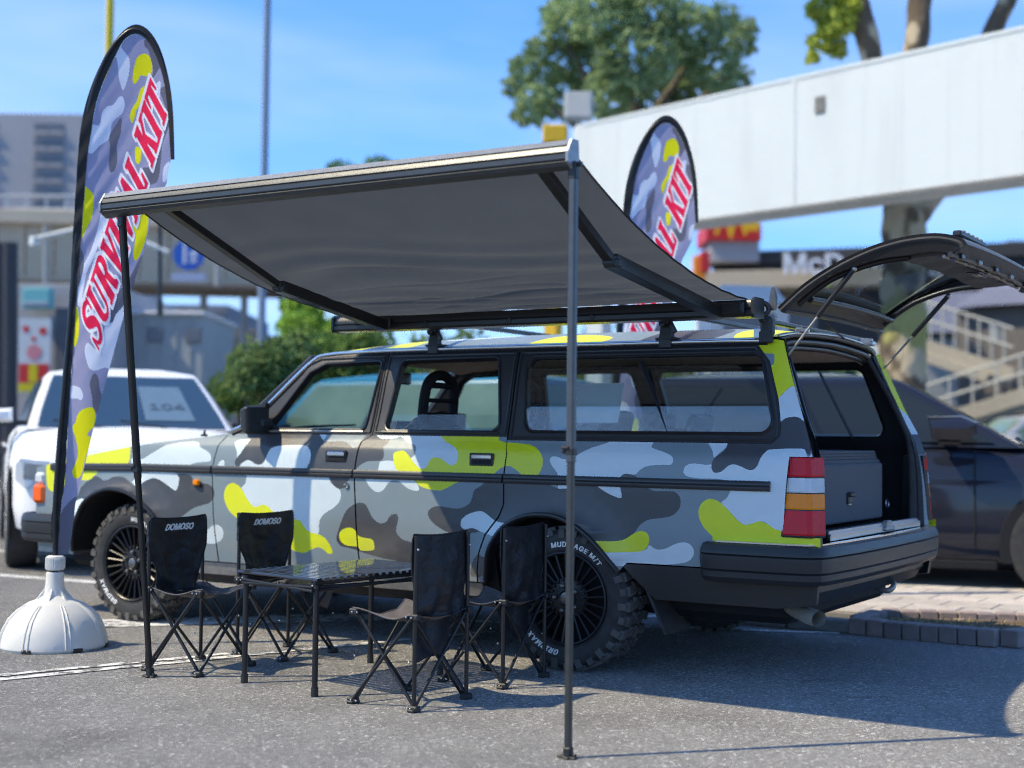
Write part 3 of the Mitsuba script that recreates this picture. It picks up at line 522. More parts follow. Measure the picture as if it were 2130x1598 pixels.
put(W, 'chin_panel', prism(Polygon([(-.86, .2), (-.80, .06), (-.49, .04), (-.49, 1.67), (-.80, 1.65), (-.86, 1.5)]), .33, .41), 'dull_steel')
# rear end: lamps, sill, valance, exhaust, opening frame
tail = [(3.642, .006), (3.735, .004), (3.758, .014), (3.786, .085), (3.776, .105), (3.655, .105)]
TP = np.array(tail)
def lamp_seg(z0, z1, inset=0.):
    def ring(z):                                   # the lamp leans forward with the body side as it rises
        t = (z-.62)/.32; q = TP.copy(); q[:, 0] += np.where(q[:, 0] < 3.70, .018*t-.012, -.020*t); q[:, 1] += .034*t; return q
    A, B = Polygon(TP).buffer(-inset), None
    P0, P1 = ring(z0), ring(z1); c0, c1 = P0.mean(0), P1.mean(0)
    e = .006; pts = []
    for P, c, z, s in ((P0, c0, z0, .955), (P0, c0, z0+e, .975), (P1, c1, z1-e, .975), (P1, c1, z1, .955)):
        for p in P: pts.append((*(c+(p-c)*s), z))
    return hull(pts)
for s_ in (0, 1):
    M = np.eye(4)
    if s_: M[1, 1] = -1; M[1, 3] = WID
    def mir(m):
        m = m.copy(); m.apply_transform(M)
        return m
    tl = put(W, 'tail_light', mir(lamp_seg(.622, .629)), 'black_satin')
    for z0, z1, mm, nm in ((.631, .728, 'red_lens', 'red_lens'), (.733, .794, 'amber_lens', 'amber_lens'), (.799, .856, 'clear_lens', 'clear_lens'), (.861, .937, 'red_lens', 'red_lens')):
        put(tl, nm, mir(lamp_seg(z0, z1)), 'ribbed_lens' if nm == 'clear_lens' else mm)
    q = TP*1.; bk = [(*(TP.mean(0)+(p-TP.mean(0))*1.0), z) for z in (.624, .936) for p in TP]
    sh = [(p[0]+((.018*(p[2]-.62)/.32-.012) if p[0] < 3.70 else -.020*(p[2]-.62)/.32), p[1]+.034*(p[2]-.62)/.32, p[2]) for p in bk]
    put(tl, 'housing', mir(hull([(a-.0035, b+.0035, c) for a, b, c in sh])), 'black_satin')
    # ribs moulded into the lenses
    ribs = []
    for kx in range(7):
        u = kx/6; z0, z1 = .80, .855
        ribs.append(bar((3.742+.016*u-.011, .004+.04*u+.019, z0), (3.742+.016*u-.0145, .004+.04*u+.025, z1), .003, .003, (1, 0, 0), .0006))
    # pillar of the opening, painted outside, dark inside
    pl = [(3.735, .075, .93), (3.71, .085, .955), (3.645, .145, 1.17), (3.545, .22, 1.43)]
    pin = [(3.70, .16, .60), (3.70, .17, .93), (3.665, .20, 1.10), (3.53, .29, 1.40)]
    V = []
    pout = [(3.772, .105, .60), (3.755, .105, .94), (3.655, .125, 1.172), (3.562, .215, 1.43)]
    pmid = [(3.760, .135, .60), (3.735, .150, .94), (3.640, .17, 1.172), (3.55, .245, 1.425)]
    n_ = 14
    def res(P): return crom(P, 5, closed=False)
    o_, m_, i_ = res(pout), res(pmid), res(pin); n_ = len(o_)
    mk = lambda A, B: mir(trimesh.Trimesh(np.vstack([A, B]), [[i, i+1, n_+i+1] for i in range(n_-1)]+[[i, n_+i+1, n_+i] for i in range(n_-1)], process=False))
    rp = put(W, 'rear_pillar', mk(m_, i_), 'inner_paint')
    face = mk(o_, m_)
    # the wrap runs round the pillar: lime at the top, white under it, grey below
    cz = face.triangles_center[:, 2]
    for lo, hi, mm in ((.0, .95, 'wrap_G'), (.95, 1.045, 'wrap_D'), (1.045, 1.15, 'wrap_L'), (1.15, 2., 'wrap_Y')):
        s2 = (cz >= lo) & (cz < hi)
        if s2.any(): put(rp, 'wrap_patch', face.submesh([np.nonzero(s2)[0]], append=True), mm)
    put(rp, 'weather_strip', mir(tube(i_, .012, 8)), 'rubber', smooth=50)
    put(rp, 'weather_strip', mir(tube((m_+i_)/2+[.006, 0, 0], .005, 6)), 'black_satin', smooth=50)
put(W, 'sill_plate', cat([cbox((3.735, .855, .628), (.035, 1.26, .022), .005), cbox((3.752, .855, .612), (.02, 1.28, .03), .004)]), 'steel')
put(W, 'latch', cat([cbox((3.757, .98, .632), (.03, .07, .035), .006), cbox((3.76, .98, .615), (.03, .13, .02), .005)]), 'dull_steel')
put(W, 'header_rail', cat([tube(crom([(3.535, .22, 1.425), (3.55, .40, 1.452), (3.555, .855, 1.466), (3.55, 1.31, 1.452), (3.535, 1.49, 1.425)], 6, closed=False), .012, 8), tube(crom([(3.525, .27, 1.405), (3.53, .42, 1.425), (3.535, .855, 1.438), (3.53, 1.29, 1.425), (3.525, 1.44, 1.405)], 6, closed=False), .016, 8), tube(crom([(3.50, .29, 1.385), (3.505, .44, 1.402), (3.51, .855, 1.414), (3.505, 1.27, 1.402), (3.50, 1.42, 1.385)], 6, closed=False), .015, 8)]), 'black_satin', smooth=50)
put(W, 'roof_edge_trim', tube(crom([(3.54, .21, 1.437), (3.562, .40, 1.460), (3.572, .855, 1.474), (3.562, 1.31, 1.460), (3.54, 1.50, 1.437)], 6, closed=False), .006, 8), 'chrome', smooth=50)
put(W, 'hinge', cat([cbox((3.57, 1.31, 1.47), (.05, .05, .022), .005), cbox((3.55, 1.33, 1.487), (.06, .02, .02), .004)]), 'steel')
put(W, 'hinge', cat([cbox((3.57, .40, 1.47), (.05, .05, .022), .005)]), 'steel')
vv = sweep_plan([(3.70, .06), (3.735, .10), (3.745, .40), (3.75, .855), (3.745, 1.31), (3.735, 1.61), (3.70, 1.65)], [(-.02, .45), (.01, .45), (.008, .40), (-.03, .345), (-.06, .345)])
put(W, 'rear_apron', vv, 'black_plastic', smooth=30)
ex = put(W, 'exhaust', cat([tube([(3.56, .25, .335), (3.63, .195, .315), (3.70, .14, .303), (3.75, .105, .299)], .034, 16, caps=False), tube([(3.75, .105, .299), (3.64, .19, .314)], .030, 16, caps=False)]), 'exhaust_steel', smooth=50)
put(W, 'tow_hook', cat([tube(crom([(3.62, 1.10, .38), (3.74, 1.10, .37), (3.76, 1.06, .345), (3.74, 1.03, .33), (3.68, 1.04, .34)], 4, closed=False), .013, 8), cbox((3.66, 1.07, .40), (.10, .08, .05), .01)]), 'dull_steel', smooth=40)
put(W, 'underbody', cat([cbox((1.45, .855, .33), (4.3, 1.30, .16), .03), cbox((3.35, .9, .32), (.5, .9, .14), .05), tube([(2.65, .15, .30), (2.65, 1.56, .30)], .045, 10), tube([(0, .2, .30), (0, 1.5, .30)], .03, 8)]), 'interior_black')
put(W, 'fuel_tank', cbox((3.25, .72, .30), (.42, .60, .10), .05), 'dull_steel')
for s_, y_ in ((0, .045), (1, WID-.265)):
    put(W, 'mud_flap', cat([hull([(2.985, y_, .47), (2.985, y_+.22, .47), (2.965, y_, .47), (2.965, y_+.22, .47), (3.115, y_, .19), (3.115, y_+.22, .19), (3.105, y_, .19), (3.105, y_+.22, .19)])]), 'rubber')
# open tailgate
prof = crom([(3.535, 1.552), (3.624, 1.628), (3.705, 1.682), (3.805, 1.734), (3.904, 1.774), (4.001, 1.799), (4.096, 1.812), (4.20, 1.812), (4.285, 1.79), (4.31, 1.762)], 4, closed=False)
def gate_w(x): return .20-.05*np.clip((x-3.9)/.3, 0, 1)      # half-frame position of its left edge
def gd(s, k=0.): return .030+.040*np.clip((np.asarray(s, float)-.25)/.35, 0, 1)+k
def gate_pt(s, y, d=0.):                           # s along the profile 0..1, y across, d below the outer skin
    i = s*(len(prof)-1); i0 = np.clip(i.astype(int), 0, len(prof)-2); t = (i-i0)[:, None]; q = prof[i0]*(1-t)+prof[i0+1]*t
    tn = prof[i0+1]-prof[i0]; tn /= np.linalg.norm(tn, axis=1, keepdims=True); nn = np.c_[tn[:, 1], -tn[:, 0]]
    q = q+nn*np.asarray(d).reshape(-1, 1) if np.ndim(d) else q+nn*d
    yc = .855+(y-.855)*(1+.05*np.clip((q[:, 0]-3.9)/.3, 0, 1)); crown = .012*(1-((y-.855)/.66)**2)
    return np.c_[q[:, 0], yc, q[:, 1]+crown]
tg = put(W, 'tailgate', sheet(Polygon([(0, .20), (1, .20), (1, 1.51), (0, 1.51)]).difference(rpoly([(.09, .275), (.585, .26), (.585, 1.45), (.09, 1.435)], .04)), lambda a, b: gate_pt(np.clip(a, 0, 1), b), .04, .06), 'wrap_D')
put(tg, 'inner_frame', sheet(Polygon([(0, .215), (.98, .215), (.98, 1.495), (0, 1.495)]).difference(rpoly([(.11, .285), (.575, .27), (.575, 1.44), (.11, 1.425)], .04)), lambda a, b: gate_pt(np.clip(a, 0, 1), b, gd(a)), .04, .06, skirt=.0), 'black_satin')
for yy in (.20, 1.51):
    s_ = np.linspace(0, 1, 40); A, B = gate_pt(s_, np.full(40, yy)), gate_pt(s_, np.full(40, yy+(.015 if yy < 1 else -.015)), gd(s_))
    put(tg, 'edge', trimesh.Trimesh(np.vstack([A, B]), [[i, i+1, 41+i] for i in range(39)]+[[i, 41+i, 40+i] for i in range(39)], process=False), 'black_satin')
    put(tg, 'edge_bead', tube(gate_pt(s_, np.full(40, yy+(.004 if yy < 1 else -.004)), .02), .009, 6), 'rubber', smooth=50)
for s0 in (0., .985):
    y_ = np.linspace(.205, 1.505, 20); A, B = gate_pt(np.full(20, s0), y_), gate_pt(np.full(20, s0), y_, gd(s0))
    put(tg, 'edge', trimesh.Trimesh(np.vstack([A, B]), [[i, i+1, 21+i] for i in range(19)]+[[i, 21+i, 20+i] for i in range(19)], process=False), 'black_satin')
    put(tg, 'edge_bead', tube(gate_pt(np.full(20, max(s0, .02)), y_, gd(s0, .003)), .012, 6), 'black_trim', smooth=50)
put(tg, 'window', sheet(rpoly([(.09, .275), (.585, .26), (.585, 1.45), (.09, 1.435)], .04).buffer(.01), lambda a, b: gate_pt(np.clip(a, 0, 1), b, .012), .05, .3), 'glass')
for yy, sg in ((.272, 1), (1.44, -1)):              # frame bars along the glass
    s_ = np.linspace(.06, .62, 24); put(tg, 'inner_frame', tube(gate_pt(s_, np.full(24, yy), gd(s_, .004)), .013, 8), 'black_satin', smooth=50)
put(tg, 'inner_frame', tube(gate_pt(np.full(14, .10), np.linspace(.29, 1.42, 14), .045), .015, 8), 'black_satin', smooth=50)
def lining(a, b):
    q = gate_pt(np.clip(a, 0, 1), b, gd(a, .012)); q[:, 2] += .006*np.sin(b*23+a*9)*np.sin(a*17); return q
lp = put(tg, 'lining', sheet(Polygon([(.575, .30), (.66, .28), (.93, .26), (.93, 1.46), (.575, 1.42)]), lining, .03, .04, skirt=-.02), 'box_carpet')
put(lp, 'pull_recess', cat([bar(gate_pt(np.array([.80]), np.array([.70]), .107)[0], gate_pt(np.array([.80]), np.array([.92]), .107)[0], .055, .004)]), 'black_satin')
put(lp, 'pull_handle', cat([bar(gate_pt(np.array([.80]), np.array([.74]), .112)[0], gate_pt(np.array([.80]), np.array([.82]), .112)[0], .03, .006)]), 'dull_steel')
for k_ in range(5):
    y_ = .30+.27*k_; c_ = gate_pt(np.array([.962]), np.array([y_]), .085)[0]
    put(tg, 'rib', bar(c_, c_+[0, .05, 0], .07, .02), 'dull_steel' if k_ % 2 else 'black_satin')
put(tg, 'inner_edge', cat([tube(gate_pt(np.full(20, .945), np.linspace(.24, 1.47, 20), .104), .008, 6), tube(gate_pt(np.full(20, .99), np.linspace(.22, 1.49, 20), .07), .008, 6)]), 'dull_steel', smooth=50)
put(tg, 'plate_lamp', cat([cbox((4.235, .52, 1.828), (.035, .42, .024), .006)]), 'black_plastic')
put(tg, 'plate_lamp', cat([cbox((4.235, .52+.07*k, 1.842), (.03, .03, .008), .002) for k in (-2, -1, 0, 1, 2)]), 'dull_steel')
for a_, b_ in (((3.577, .215, 1.355), (3.846, .235, 1.700)), ((3.585, 1.495, 1.36), (3.90, 1.475, 1.700))):
    a_, b_ = np.array(a_), np.array(b_); mid = a_+(b_-a_)*.45
    st = put(W, 'gas_strut', tube([mid, b_], .0115, 10), 'black_satin', smooth=50)
    put(st, 'rod', tube([a_, mid], .0055, 8), 'dull_steel', smooth=50)
    put(st, 'ball_end', trimesh.creation.icosphere(2, .013).apply_translation(b_), 'steel', smooth=True)
put(W, 'hinge_stay', tube([(3.512, .85, 1.535), (3.598, .86, 1.463)], .004, 6), 'black_satin')
# door mirror
mr = put(W, 'door_mirror', hull(np.vstack([trimesh.creation.icosphere(2, .018).vertices+p for p in [(.865, -.075, 1.03), (.865, .035, 1.035), (.865, -.085, 1.115), (.865, .035, 1.12), (.895, -.085, 1.02), (.895, .04, 1.022), (.895, -.095, 1.124), (.895, .04, 1.128), (.84, -.05, 1.045), (.84, .02, 1.045), (.84, -.06, 1.10), (.84, .02, 1.105)]])), 'black_plastic', smooth=40)
put(mr, 'sail_panel', cat([prism(Polygon([(.74, 1.035), (.90, 1.035), (.915, 1.16), (.86, 1.15)]), 0, .03, ((0, .048, 0), (1, 0, 0), (0, 0, 1), (0, -1, 0))), cbox((.89, .03, 1.06), (.07, .09, .05), .012)]), 'black_plastic')
mr2 = put(W, 'door_mirror', xf(hull([(.86, 1.81, 1.01), (.86, 1.66, 1.02), (.86, 1.83, 1.13), (.86, 1.66, 1.135), (.905, 1.83, 1.0), (.905, 1.65, 1.005), (.905, 1.835, 1.14), (.905, 1.65, 1.145)])), 'black_plastic', smooth=40)
# ------------------------------------------------------------------ wheels (built with the outer face towards -y, hub at the origin)
R0 = .313
tyre_prof = [(.196, .035), (.198, .012), (.205, .004), (.222, -.004), (.246, -.009), (.268, -.008), (.284, -.001), (.294, .012), (.299, .028), (.300, .10), (.299, .172), (.290, .192), (.262, .206), (.225, .203), (.198, .186), (.196, .165)]
def cyl(r, th, y): return np.c_[r*np.cos(th), y, r*np.sin(th)]
def lug(r0, r1, t0, t1, y0, y1, sk=0., tp=.12):
    P = []
    for r, k in ((r0, 0.), (r1, tp)):
        m = (t1-t0)*k/2; my = (y1-y0)*k/2
        for t, y in ((t0+m, y0+my), (t1-m, y0+my), (t1-m+sk, y1-my), (t0+m+sk, y1-my)): P.append((r*math.cos(t), y, r*math.sin(t)))
    F = [[0, 1, 2], [0, 2, 3], [4, 6, 5], [4, 7, 6]]+[x for i in range(4) for x in ([i, i+4, (i+1) % 4+4], [i, (i+1) % 4+4, (i+1) % 4])]
    return np.array(P), np.array(F)
def tread_mesh():
    V, F, n = [], [], 0; N = 30; w = 2*math.pi/N
    def add(a):
        nonlocal n
        V.append(a[0]); F.append(a[1]+n); n += len(a[0])
    for i in range(N):
        t = i*w; lo = i % 2
        add(lug(.292, R0, t, t+w*.66, .004+.008*lo, .050, .02))                     # outer shoulder
        add(lug(.262+.012*lo, .300, t+w*.06, t+w*.60, -.0125+.002*lo, .012, 0, .18))     # biter on the sidewall
        add(lug(.297, R0, t+w*.45, t+w*.98, .058, .096, -.03)); add(lug(.297, R0, t+w*.10, t+w*.42, .060, .088, .05))
        add(lug(.297, R0, t+w*.02, t+w*.55, .106, .142, .03)); add(lug(.297, R0, t+w*.66, t+w*.95, .110, .138, -.05))
        add(lug(.292, R0, t+w*.3, t+w*.96, .152, .196-.008*lo, -.02))
    m = trimesh.Trimesh(np.vstack(V), np.vstack(F), process=False); m.fix_normals(); return m
tyre = revolve(tyre_prof, 72, 'y'); tyre.fix_normals(); tread = tread_mesh()
ridge = cat([revolve([(.209, .003), (.211, -.0015), (.213, .001)], 72, 'y'), revolve([(.280, -.003), (.283, -.006), (.286, -.001)], 72, 'y')])
rim_prof = [(.199, .030), (.203, .006), (.201, -.002), (.196, -.004), (.191, .000), (.188, .012), (.186, .035), (.184, .10), (.19, .17)]
def spoke(th, r0, r1, w0, w1, y0, y1, d):
    P = []
    for r, w, y in ((r0, w0, y0), (r1, w1, y1)):
        for s in (-1, 1):
            for q in (0, d):
                P.append((r*math.cos(th)-s*w*math.sin(th), y+q, r*math.sin(th)+s*w*math.cos(th)))
        P.append((r*math.cos(th), y-.004, r*math.sin(th)))
    return hull(P)
rim = [revolve(rim_prof, 72, 'y'), revolve([(.0, .020), (.055, .020), (.072, .022), (.088, .026), (.094, .034), (.094, .05), (0, .05)], 48, 'y')]
for k in range(25): rim.append(spoke(k/25*2*math.pi+.05, .085, .190, .0045, .0055, .022, .008, .022))
for k in range(20): rim.append(xf(cbox((.082, .020, 0), (.014, .012, .013), .003), None, 0, (0, 0, 0), 0, k/20*2*math.pi))
rim.append(revolve([(.03, .012), (.036, .006), (.040, .008), (.042, .020)], 32, 'y'))
rim = cat(rim)
back = revolve([(0, .085), (.182, .085), (.182, .09)], 40, 'y')
cap = revolve([(0, .002), (.020, .003), (.026, .006), (.030, .020)], 28, 'y')
def nut(k, n=5):
    a = k/n*2*math.pi+.3; return revolve([(0, -.004), (.006, -.003), (.010, .002), (.0115, .022)], 12, 'y', (.056*math.cos(a), 0, .056*math.sin(a)))
def arc_text(s, a0, r, h, bold=True, sp=1.06):     # letters round the sidewall, tops outwards, running clockwise
    out = []; a = a0
    for ch in s:
        if ch == ' ': a -= h*.45/r; continue
        m = meshkit.text_mesh(ch, h, .0025, bold); m = cat([m, m.copy().apply_translation((.0009, 0, -.0003)), m.copy().apply_translation((-.0009, 0, -.0006))]); b = m.bounds; w = b[1, 0]-b[0, 0]
        v = m.vertices.copy(); v[:, 0] += .22*v[:, 1]
        th = a-(v[:, 0]-b[0, 0])/r; rr = r+v[:, 1]; yy = np.interp(rr, [.205, .222, .246, .268], [.004, -.004, -.009, -.008])+.0005-v[:, 2]
        m.vertices = np.c_[rr*np.cos(th), yy, rr*np.sin(th)]; m.fix_normals(); out.append(m); a -= (w*sp+h*.13)/r
    return cat(out)
lett = [arc_text('MUD RAGE M/T', math.radians(90), .2235, .0215), arc_text('GRIPMAX', math.radians(247), .2235, .0215)]
def wheel(x, y, rot, far=False):
    tw = T().translate([x, y, R0-.002])
    if far: tw = tw @ T().rotate([0, 0, 1], 180)
    tw = tw @ T().rotate([0, 1, 0], -rot)
    k = put(W, 'wheel', mikit.ply(rim, 'rim_black', smooth=35), None, tw=tw)
    def sub(nm, key, m, mt, sm, kind=None):
        if key not in WH: WH[key] = mikit.ply(m, mt, smooth=sm)
        put(k, nm, WH[key], None, tw=tw, kind=kind)
    sub('tyre', 'ty', cat([tyre, ridge]), 'rubber', 40); sub('tread', 'tr', tread, 'rubber_tread', False, 'stuff'); sub('brake_disc', 'bk', back, 'interior_black', 30); sub('hub_cap', 'cp', cap, 'nut_metal', 40)
    for i in range(5): sub('wheel_nut', f'n{i}', nut(i), 'nut_metal', 30)
    if not far: [sub('tyre_lettering', f'lt{i}', l_, 'white_letter', False) for i, l_ in enumerate(lett)]
WH = {}
wheel(0, .006, 0); wheel(2.65, .006, 17); wheel(0, WID-.006, 40, True); wheel(2.65, WID-.006, 70, True)
# ------------------------------------------------------------------ inside the wagon
put(W, 'floor', cat([cbox((2.0, .855, .42), (2.7, 1.5, .03)), cbox((3.2, .855, .60), (1.05, 1.30, .03))]), 'interior_grey')
put(W, 'dashboard', cat([hull([(.72, .12, .80), (.72, 1.59, .80), (.98, .12, .80), (.98, 1.59, .80), (.72, .12, 1.03), (.72, 1.59, 1.03), (.97, .12, 1.015), (.97, 1.59, 1.015), (1.02, .12, .93), (1.02, 1.59, .93)]),
    hull([(.88, .95, 1.0), (.88, 1.45, 1.0), (1.02, .95, .95), (1.02, 1.45, .95), (.90, 1.0, 1.085), (.90, 1.40, 1.085), (1.0, 1.0, 1.085), (1.0, 1.40, 1.085)])]), 'interior_black', smooth=30)
sw = np.array([(.18*math.cos(t), .18*math.sin(t)) for t in np.linspace(0, 2*math.pi, 33)[:-1]])
ctr, ex_, ey_ = np.array([1.10, 1.20, .97]), np.array([0, 1., 0]), np.array([.35, 0, .94])
wp = ctr+sw[:, :1]*ex_+sw[:, 1:]*ey_
put(W, 'steering_wheel', cat([tube(wp, .013, 8, closed=True), tube([ctr+.17*ex_, ctr], .012, 6), tube([ctr-.17*ex_, ctr], .012, 6), tube([ctr, ctr-.17*ey_], .012, 6), trimesh.creation.icosphere(2, .05).apply_translation(ctr), tube([ctr, (.85, 1.2, .85)], .03, 8)]), 'interior_black', smooth=40)
def seat(x, y, w=.50, slots=True):
    s = put(W, 'seat', cat([hull(np.vstack([trimesh.creation.icosphere(1, .05).vertices+p for p in [(x-.50, y-w/2+.05, .55), (x-.50, y+w/2-.05, .55), (x, y-w/2+.05, .53), (x, y+w/2-.05, .53), (x-.5, y-w/2+.05, .70), (x-.5, y+w/2-.05, .70), (x-.02, y-w/2+.05, .66), (x-.02, y+w/2-.05, .66)]]))]), 'interior_black', smooth=40)
    put(s, 'backrest', hull(np.vstack([trimesh.creation.icosphere(1, .04).vertices+p for p in [(x-.02, y-w/2+.05, .62), (x-.02, y+w/2-.05, .62), (x+.08, y-w/2+.05, .62), (x+.08, y+w/2-.05, .62), (x+.10, y-w/2+.07, 1.0), (x+.10, y+w/2-.07, 1.0), (x+.17, y-w/2+.08, 1.0), (x+.17, y+w/2-.08, 1.0), (x+.13, y-w/2+.14, 1.06), (x+.13, y+w/2-.14, 1.06)]])), 'interior_black', smooth=40)
    hx = x+.155
    hd = [tube(crom([(hx, y-.125, 1.04), (hx+.01, y-.13, 1.15), (hx+.02, y-.115, 1.25), (hx+.02, y-.06, 1.295), (hx+.02, y, 1.305), (hx+.02, y+.06, 1.295), (hx+.02, y+.115, 1.25), (hx+.01, y+.13, 1.15), (hx, y+.125, 1.04)], 4, closed=False), .026, 8)]
    for z in (1.11, 1.18, 1.255): hd.append(cbox((hx+.015, y, z), (.035, .22, .020 if z < 1.2 else .03), .008))
    put(s, 'head_restraint', cat(hd), 'interior_black', smooth=40)
seat(1.50, .45); seat(1.50, 1.26)
rs = put(W, 'rear_bench', cat([cbox((2.25, .855, .62), (.52, 1.34, .18), .05)]), 'interior_black')
put(rs, 'backrest', hull([(2.50, .2, .62), (2.50, 1.51, .62), (2.62, .2, .62), (2.62, 1.51, .62), (2.62, .24, .97), (2.62, 1.47, .97), (2.72, .24, .97), (2.72, 1.47, .97)]), 'interior_black')
for y_ in (.40, .855, 1.31): put(rs, 'head_restraint', hull(np.vstack([trimesh.creation.icosphere(1, .03).vertices+p for p in [(2.66, y_-.11, .98), (2.66, y_+.11, .98), (2.70, y_-.09, 1.10), (2.70, y_+.09, 1.10)]])), 'interior_black', smooth=40)
put(rs, 'seat_belt', cat([bar((2.95, .12, 1.34), (3.12, .10, .98), .004, .045, (0, 1, 0), .001), cbox((3.12, .11, 1.0), (.07, .03, .10), .01)]), 'interior_black')
put(rs, 'seat_belt', bar((3.22, WID-.12, 1.36), (3.40, WID-.10, 1.0), .004, .04, (0, 1, 0), .001), 'interior_black')
iv = put(W, 'interior_mirror', cat([cbox((1.10, .86, 1.315), (.03, .24, .065), .014), tube([(1.08, .86, 1.39), (1.09, .86, 1.34)], .008, 6)]), 'black_satin')
put(iv, 'glass', cbox((1.117, .86, 1.315), (.004, .22, .05), .001), 'chrome')
bx = thing('cargo_drawer', 'dark grey carpeted drawer unit filling the open boot of the wagon', 'drawer unit')
put(bx, 'case', cat([cbox((3.16, .86, .775), (.84, 1.17, .285), .008)]), 'box_carpet')
put(bx, 'drawer_front', cbox((3.588, .86, .768), (.02, 1.135, .262), .006), 'box_carpet')
put(bx, 'latch', cat([cbox((3.602, .93, .745), (.012, .075, .05), .006), cbox((3.612, .93, .762), (.016, .070, .022), .005)]), 'black_plastic')
put(bx, 'latch_plate', cbox((3.601, .93, .722), (.008, .045, .018), .002), 'steel')
mt_ = thing('folded_mattress', 'grey layered folding mat lying on top of the drawer unit', 'mat')
for k in range(3): put(mt_, 'layer', cbox((3.17+.004*k, .86, .9245+.0132*k), (.80-.012*k, 1.15-.015*k, .0125), .005), 'box_carpet')
put(W, 'luggage_seat', hull(np.vstack([trimesh.creation.icosphere(1, .03).vertices+p for p in [(2.66, 1.0, .8), (2.66, 1.44, .8), (2.68, 1.02, .95), (2.68, 1.42, .95), (2.68, 1.10, .985), (2.68, 1.34, .985), (2.70, 1.0, .8), (2.70, 1.44, .8)]])), 'interior_black', smooth=40)
put(W, 'tie_ring', tube([(3.60+.0, 1.50+.022*math.cos(t), .70+.022*math.sin(t)) for t in np.linspace(0, 6.28, 17)[:-1]], .004, 6, closed=True), 'steel')
pp = single('paper_sheet', 'plain white sheet of paper fixed inside the rear side window', 'paper', trimesh.Trimesh(*sheet(Polygon([(2.60, 1.07), (2.855, 1.07), (2.855, 1.245), (2.60, 1.245)]), lambda a, b: SL(a, b, .011), .1, .1)[:2], process=False), 'paper')
# ------------------------------------------------------------------ awning on its two roof bars
mat('awning_alu', tint((.075, .08, .085), .12, 25.), .38, .5, .55)
mat('awning_silver', tint((.30, .31, .32), .15, 30.), .42, .5, .7)
mat('pole_dark', tint((.035, .036, .038), .15, 30.), .3, .5, .5)
mat('pole_mid', tint((.07, .074, .075), .15, 30.), .36, .5, .6)
mat('pole_grey', tint((.10, .105, .11), .12, 30.), .36, .5, .65)
scene['canvas'] = {'type': 'bumpmap', 'arbitrary': mikit.proc(lambda p, n, uv: .5*noise(p.x*420, p.y*420, p.z*420)+.5*fbm(p.x*18, p.y*60, 0., 3)), 'scale': .0012,
    'bsdf': {'type': 'principledthin', 'base_color': tint((.082, .089, .094), .08, 7.), 'roughness': .6, 'diff_trans': 1.3, 'spec_trans': 0., 'eta': 1.4}}
for cx in (1.81, 3.03):
    rb = thing('roof_bar', 'black roof bar above the rear doors, clamped to the gutter and carrying the awning' if cx < 2 else 'black roof bar over the rear side window, clamped to the gutter and carrying the awning', 'roof bar', 'roof bars on the wagon')
    put(rb, 'crossbar', cbox((cx, .855, 1.552), (.030, 1.42, .022), .005), 'black_satin')
    for s_ in (0, 1):
        y_ = .215 if s_ == 0 else WID-.215; o = -1 if s_ == 0 else 1
        cl = put(rb, 'clamp', cat([hull([(cx-.035, y_, 1.432), (cx+.035, y_, 1.432), (cx-.03, y_+o*.03, 1.428), (cx+.03, y_+o*.03, 1.428), (cx-.02, y_, 1.525), (cx+.02, y_, 1.525), (cx-.02, y_+o*.02, 1.515), (cx+.02, y_+o*.02, 1.515)]), cbox((cx, y_+o*.025, 1.414), (.06, .016, .040), .005), cbox((cx, y_, 1.437), (.10, .05, .010), .003)]), 'black_plastic')
        put(cl, 'knob', xf(cat([revolve([(0, -.022), (.014, -.022), (.016, -.016), (.016, .0), (.012, .004), (.008, .02)], 14, 'y')]), None, 0 if s_ == 0 else math.pi, (cx-.005, y_+o*.03, 1.50)), 'black_satin', smooth=40)
        put(cl, 'lever', bar((cx+.01, y_+o*.024, 1.53), (cx+.05, y_+o*.03, 1.46), .012, .022), 'black_satin')
rb = thing('roof_bar', 'short rear roof bar at the tailgate with upright blade and round eye', 'roof bar', 'roof bars on the wagon')
put(rb, 'crossbar', cbox((3.475, .855, 1.500), (.03, 1.36, .020), .005), 'black_satin')
put(rb, 'clamp', cat([cbox((3.49, .205, 1.475), (.055, .05, .085), .012), cbox((3.49, .19, 1.43), (.06, .02, .05), .005)]), 'black_plastic')
put(rb, 'eye', xf(cat([tube([(.024*math.cos(t), 0, .024*math.sin(t)) for t in np.linspace(0, 6.28, 21)[:-1]], .011, 8, closed=True)]), None, .5, (3.485, .165, 1.545)), 'black_satin', smooth=50)
put(rb, 'blade', hull([(3.50, .19, 1.54), (3.535, .19, 1.54), (3.50, .20, 1.60), (3.532, .20, 1.60), (3.508, .20, 1.635), (3.522, .20, 1.640), (3.50, .21, 1.54), (3.53, .215, 1.60)]), 'pole_grey')
put(rb, 'band', cat([cbox((3.452, .196, 1.447), (.035, .014, .042), .003)]), 'steel')
AW = thing('awning', 'dark grey side awning pulled out from the wagon roof on two legs', 'awning')
put(AW, 'case', cat([sweep_plan([(1.325, .10), (3.485, .10)], [(0, 1.502), (.052, 1.505), (.060, 1.515), (.060, 1.532), (.055, 1.536), (.060, 1.541), (.058, 1.560), (.048, 1.574), (0, 1.578), (-.04, 1.575), (-.045, 1.505)])]), 'black_satin', smooth=30)
for x_, e in ((1.318, -1), (3.492, 1)): put(AW, 'case_end', hull([(x_+e*.006*k, y_, z_) for k in (-1, 1) for y_, z_ in ((.035, 1.515), (.045, 1.50), (.14, 1.50), (.15, 1.51), (.15, 1.575), (.14, 1.585), (.055, 1.585), (.035, 1.57))]), 'black_plastic')
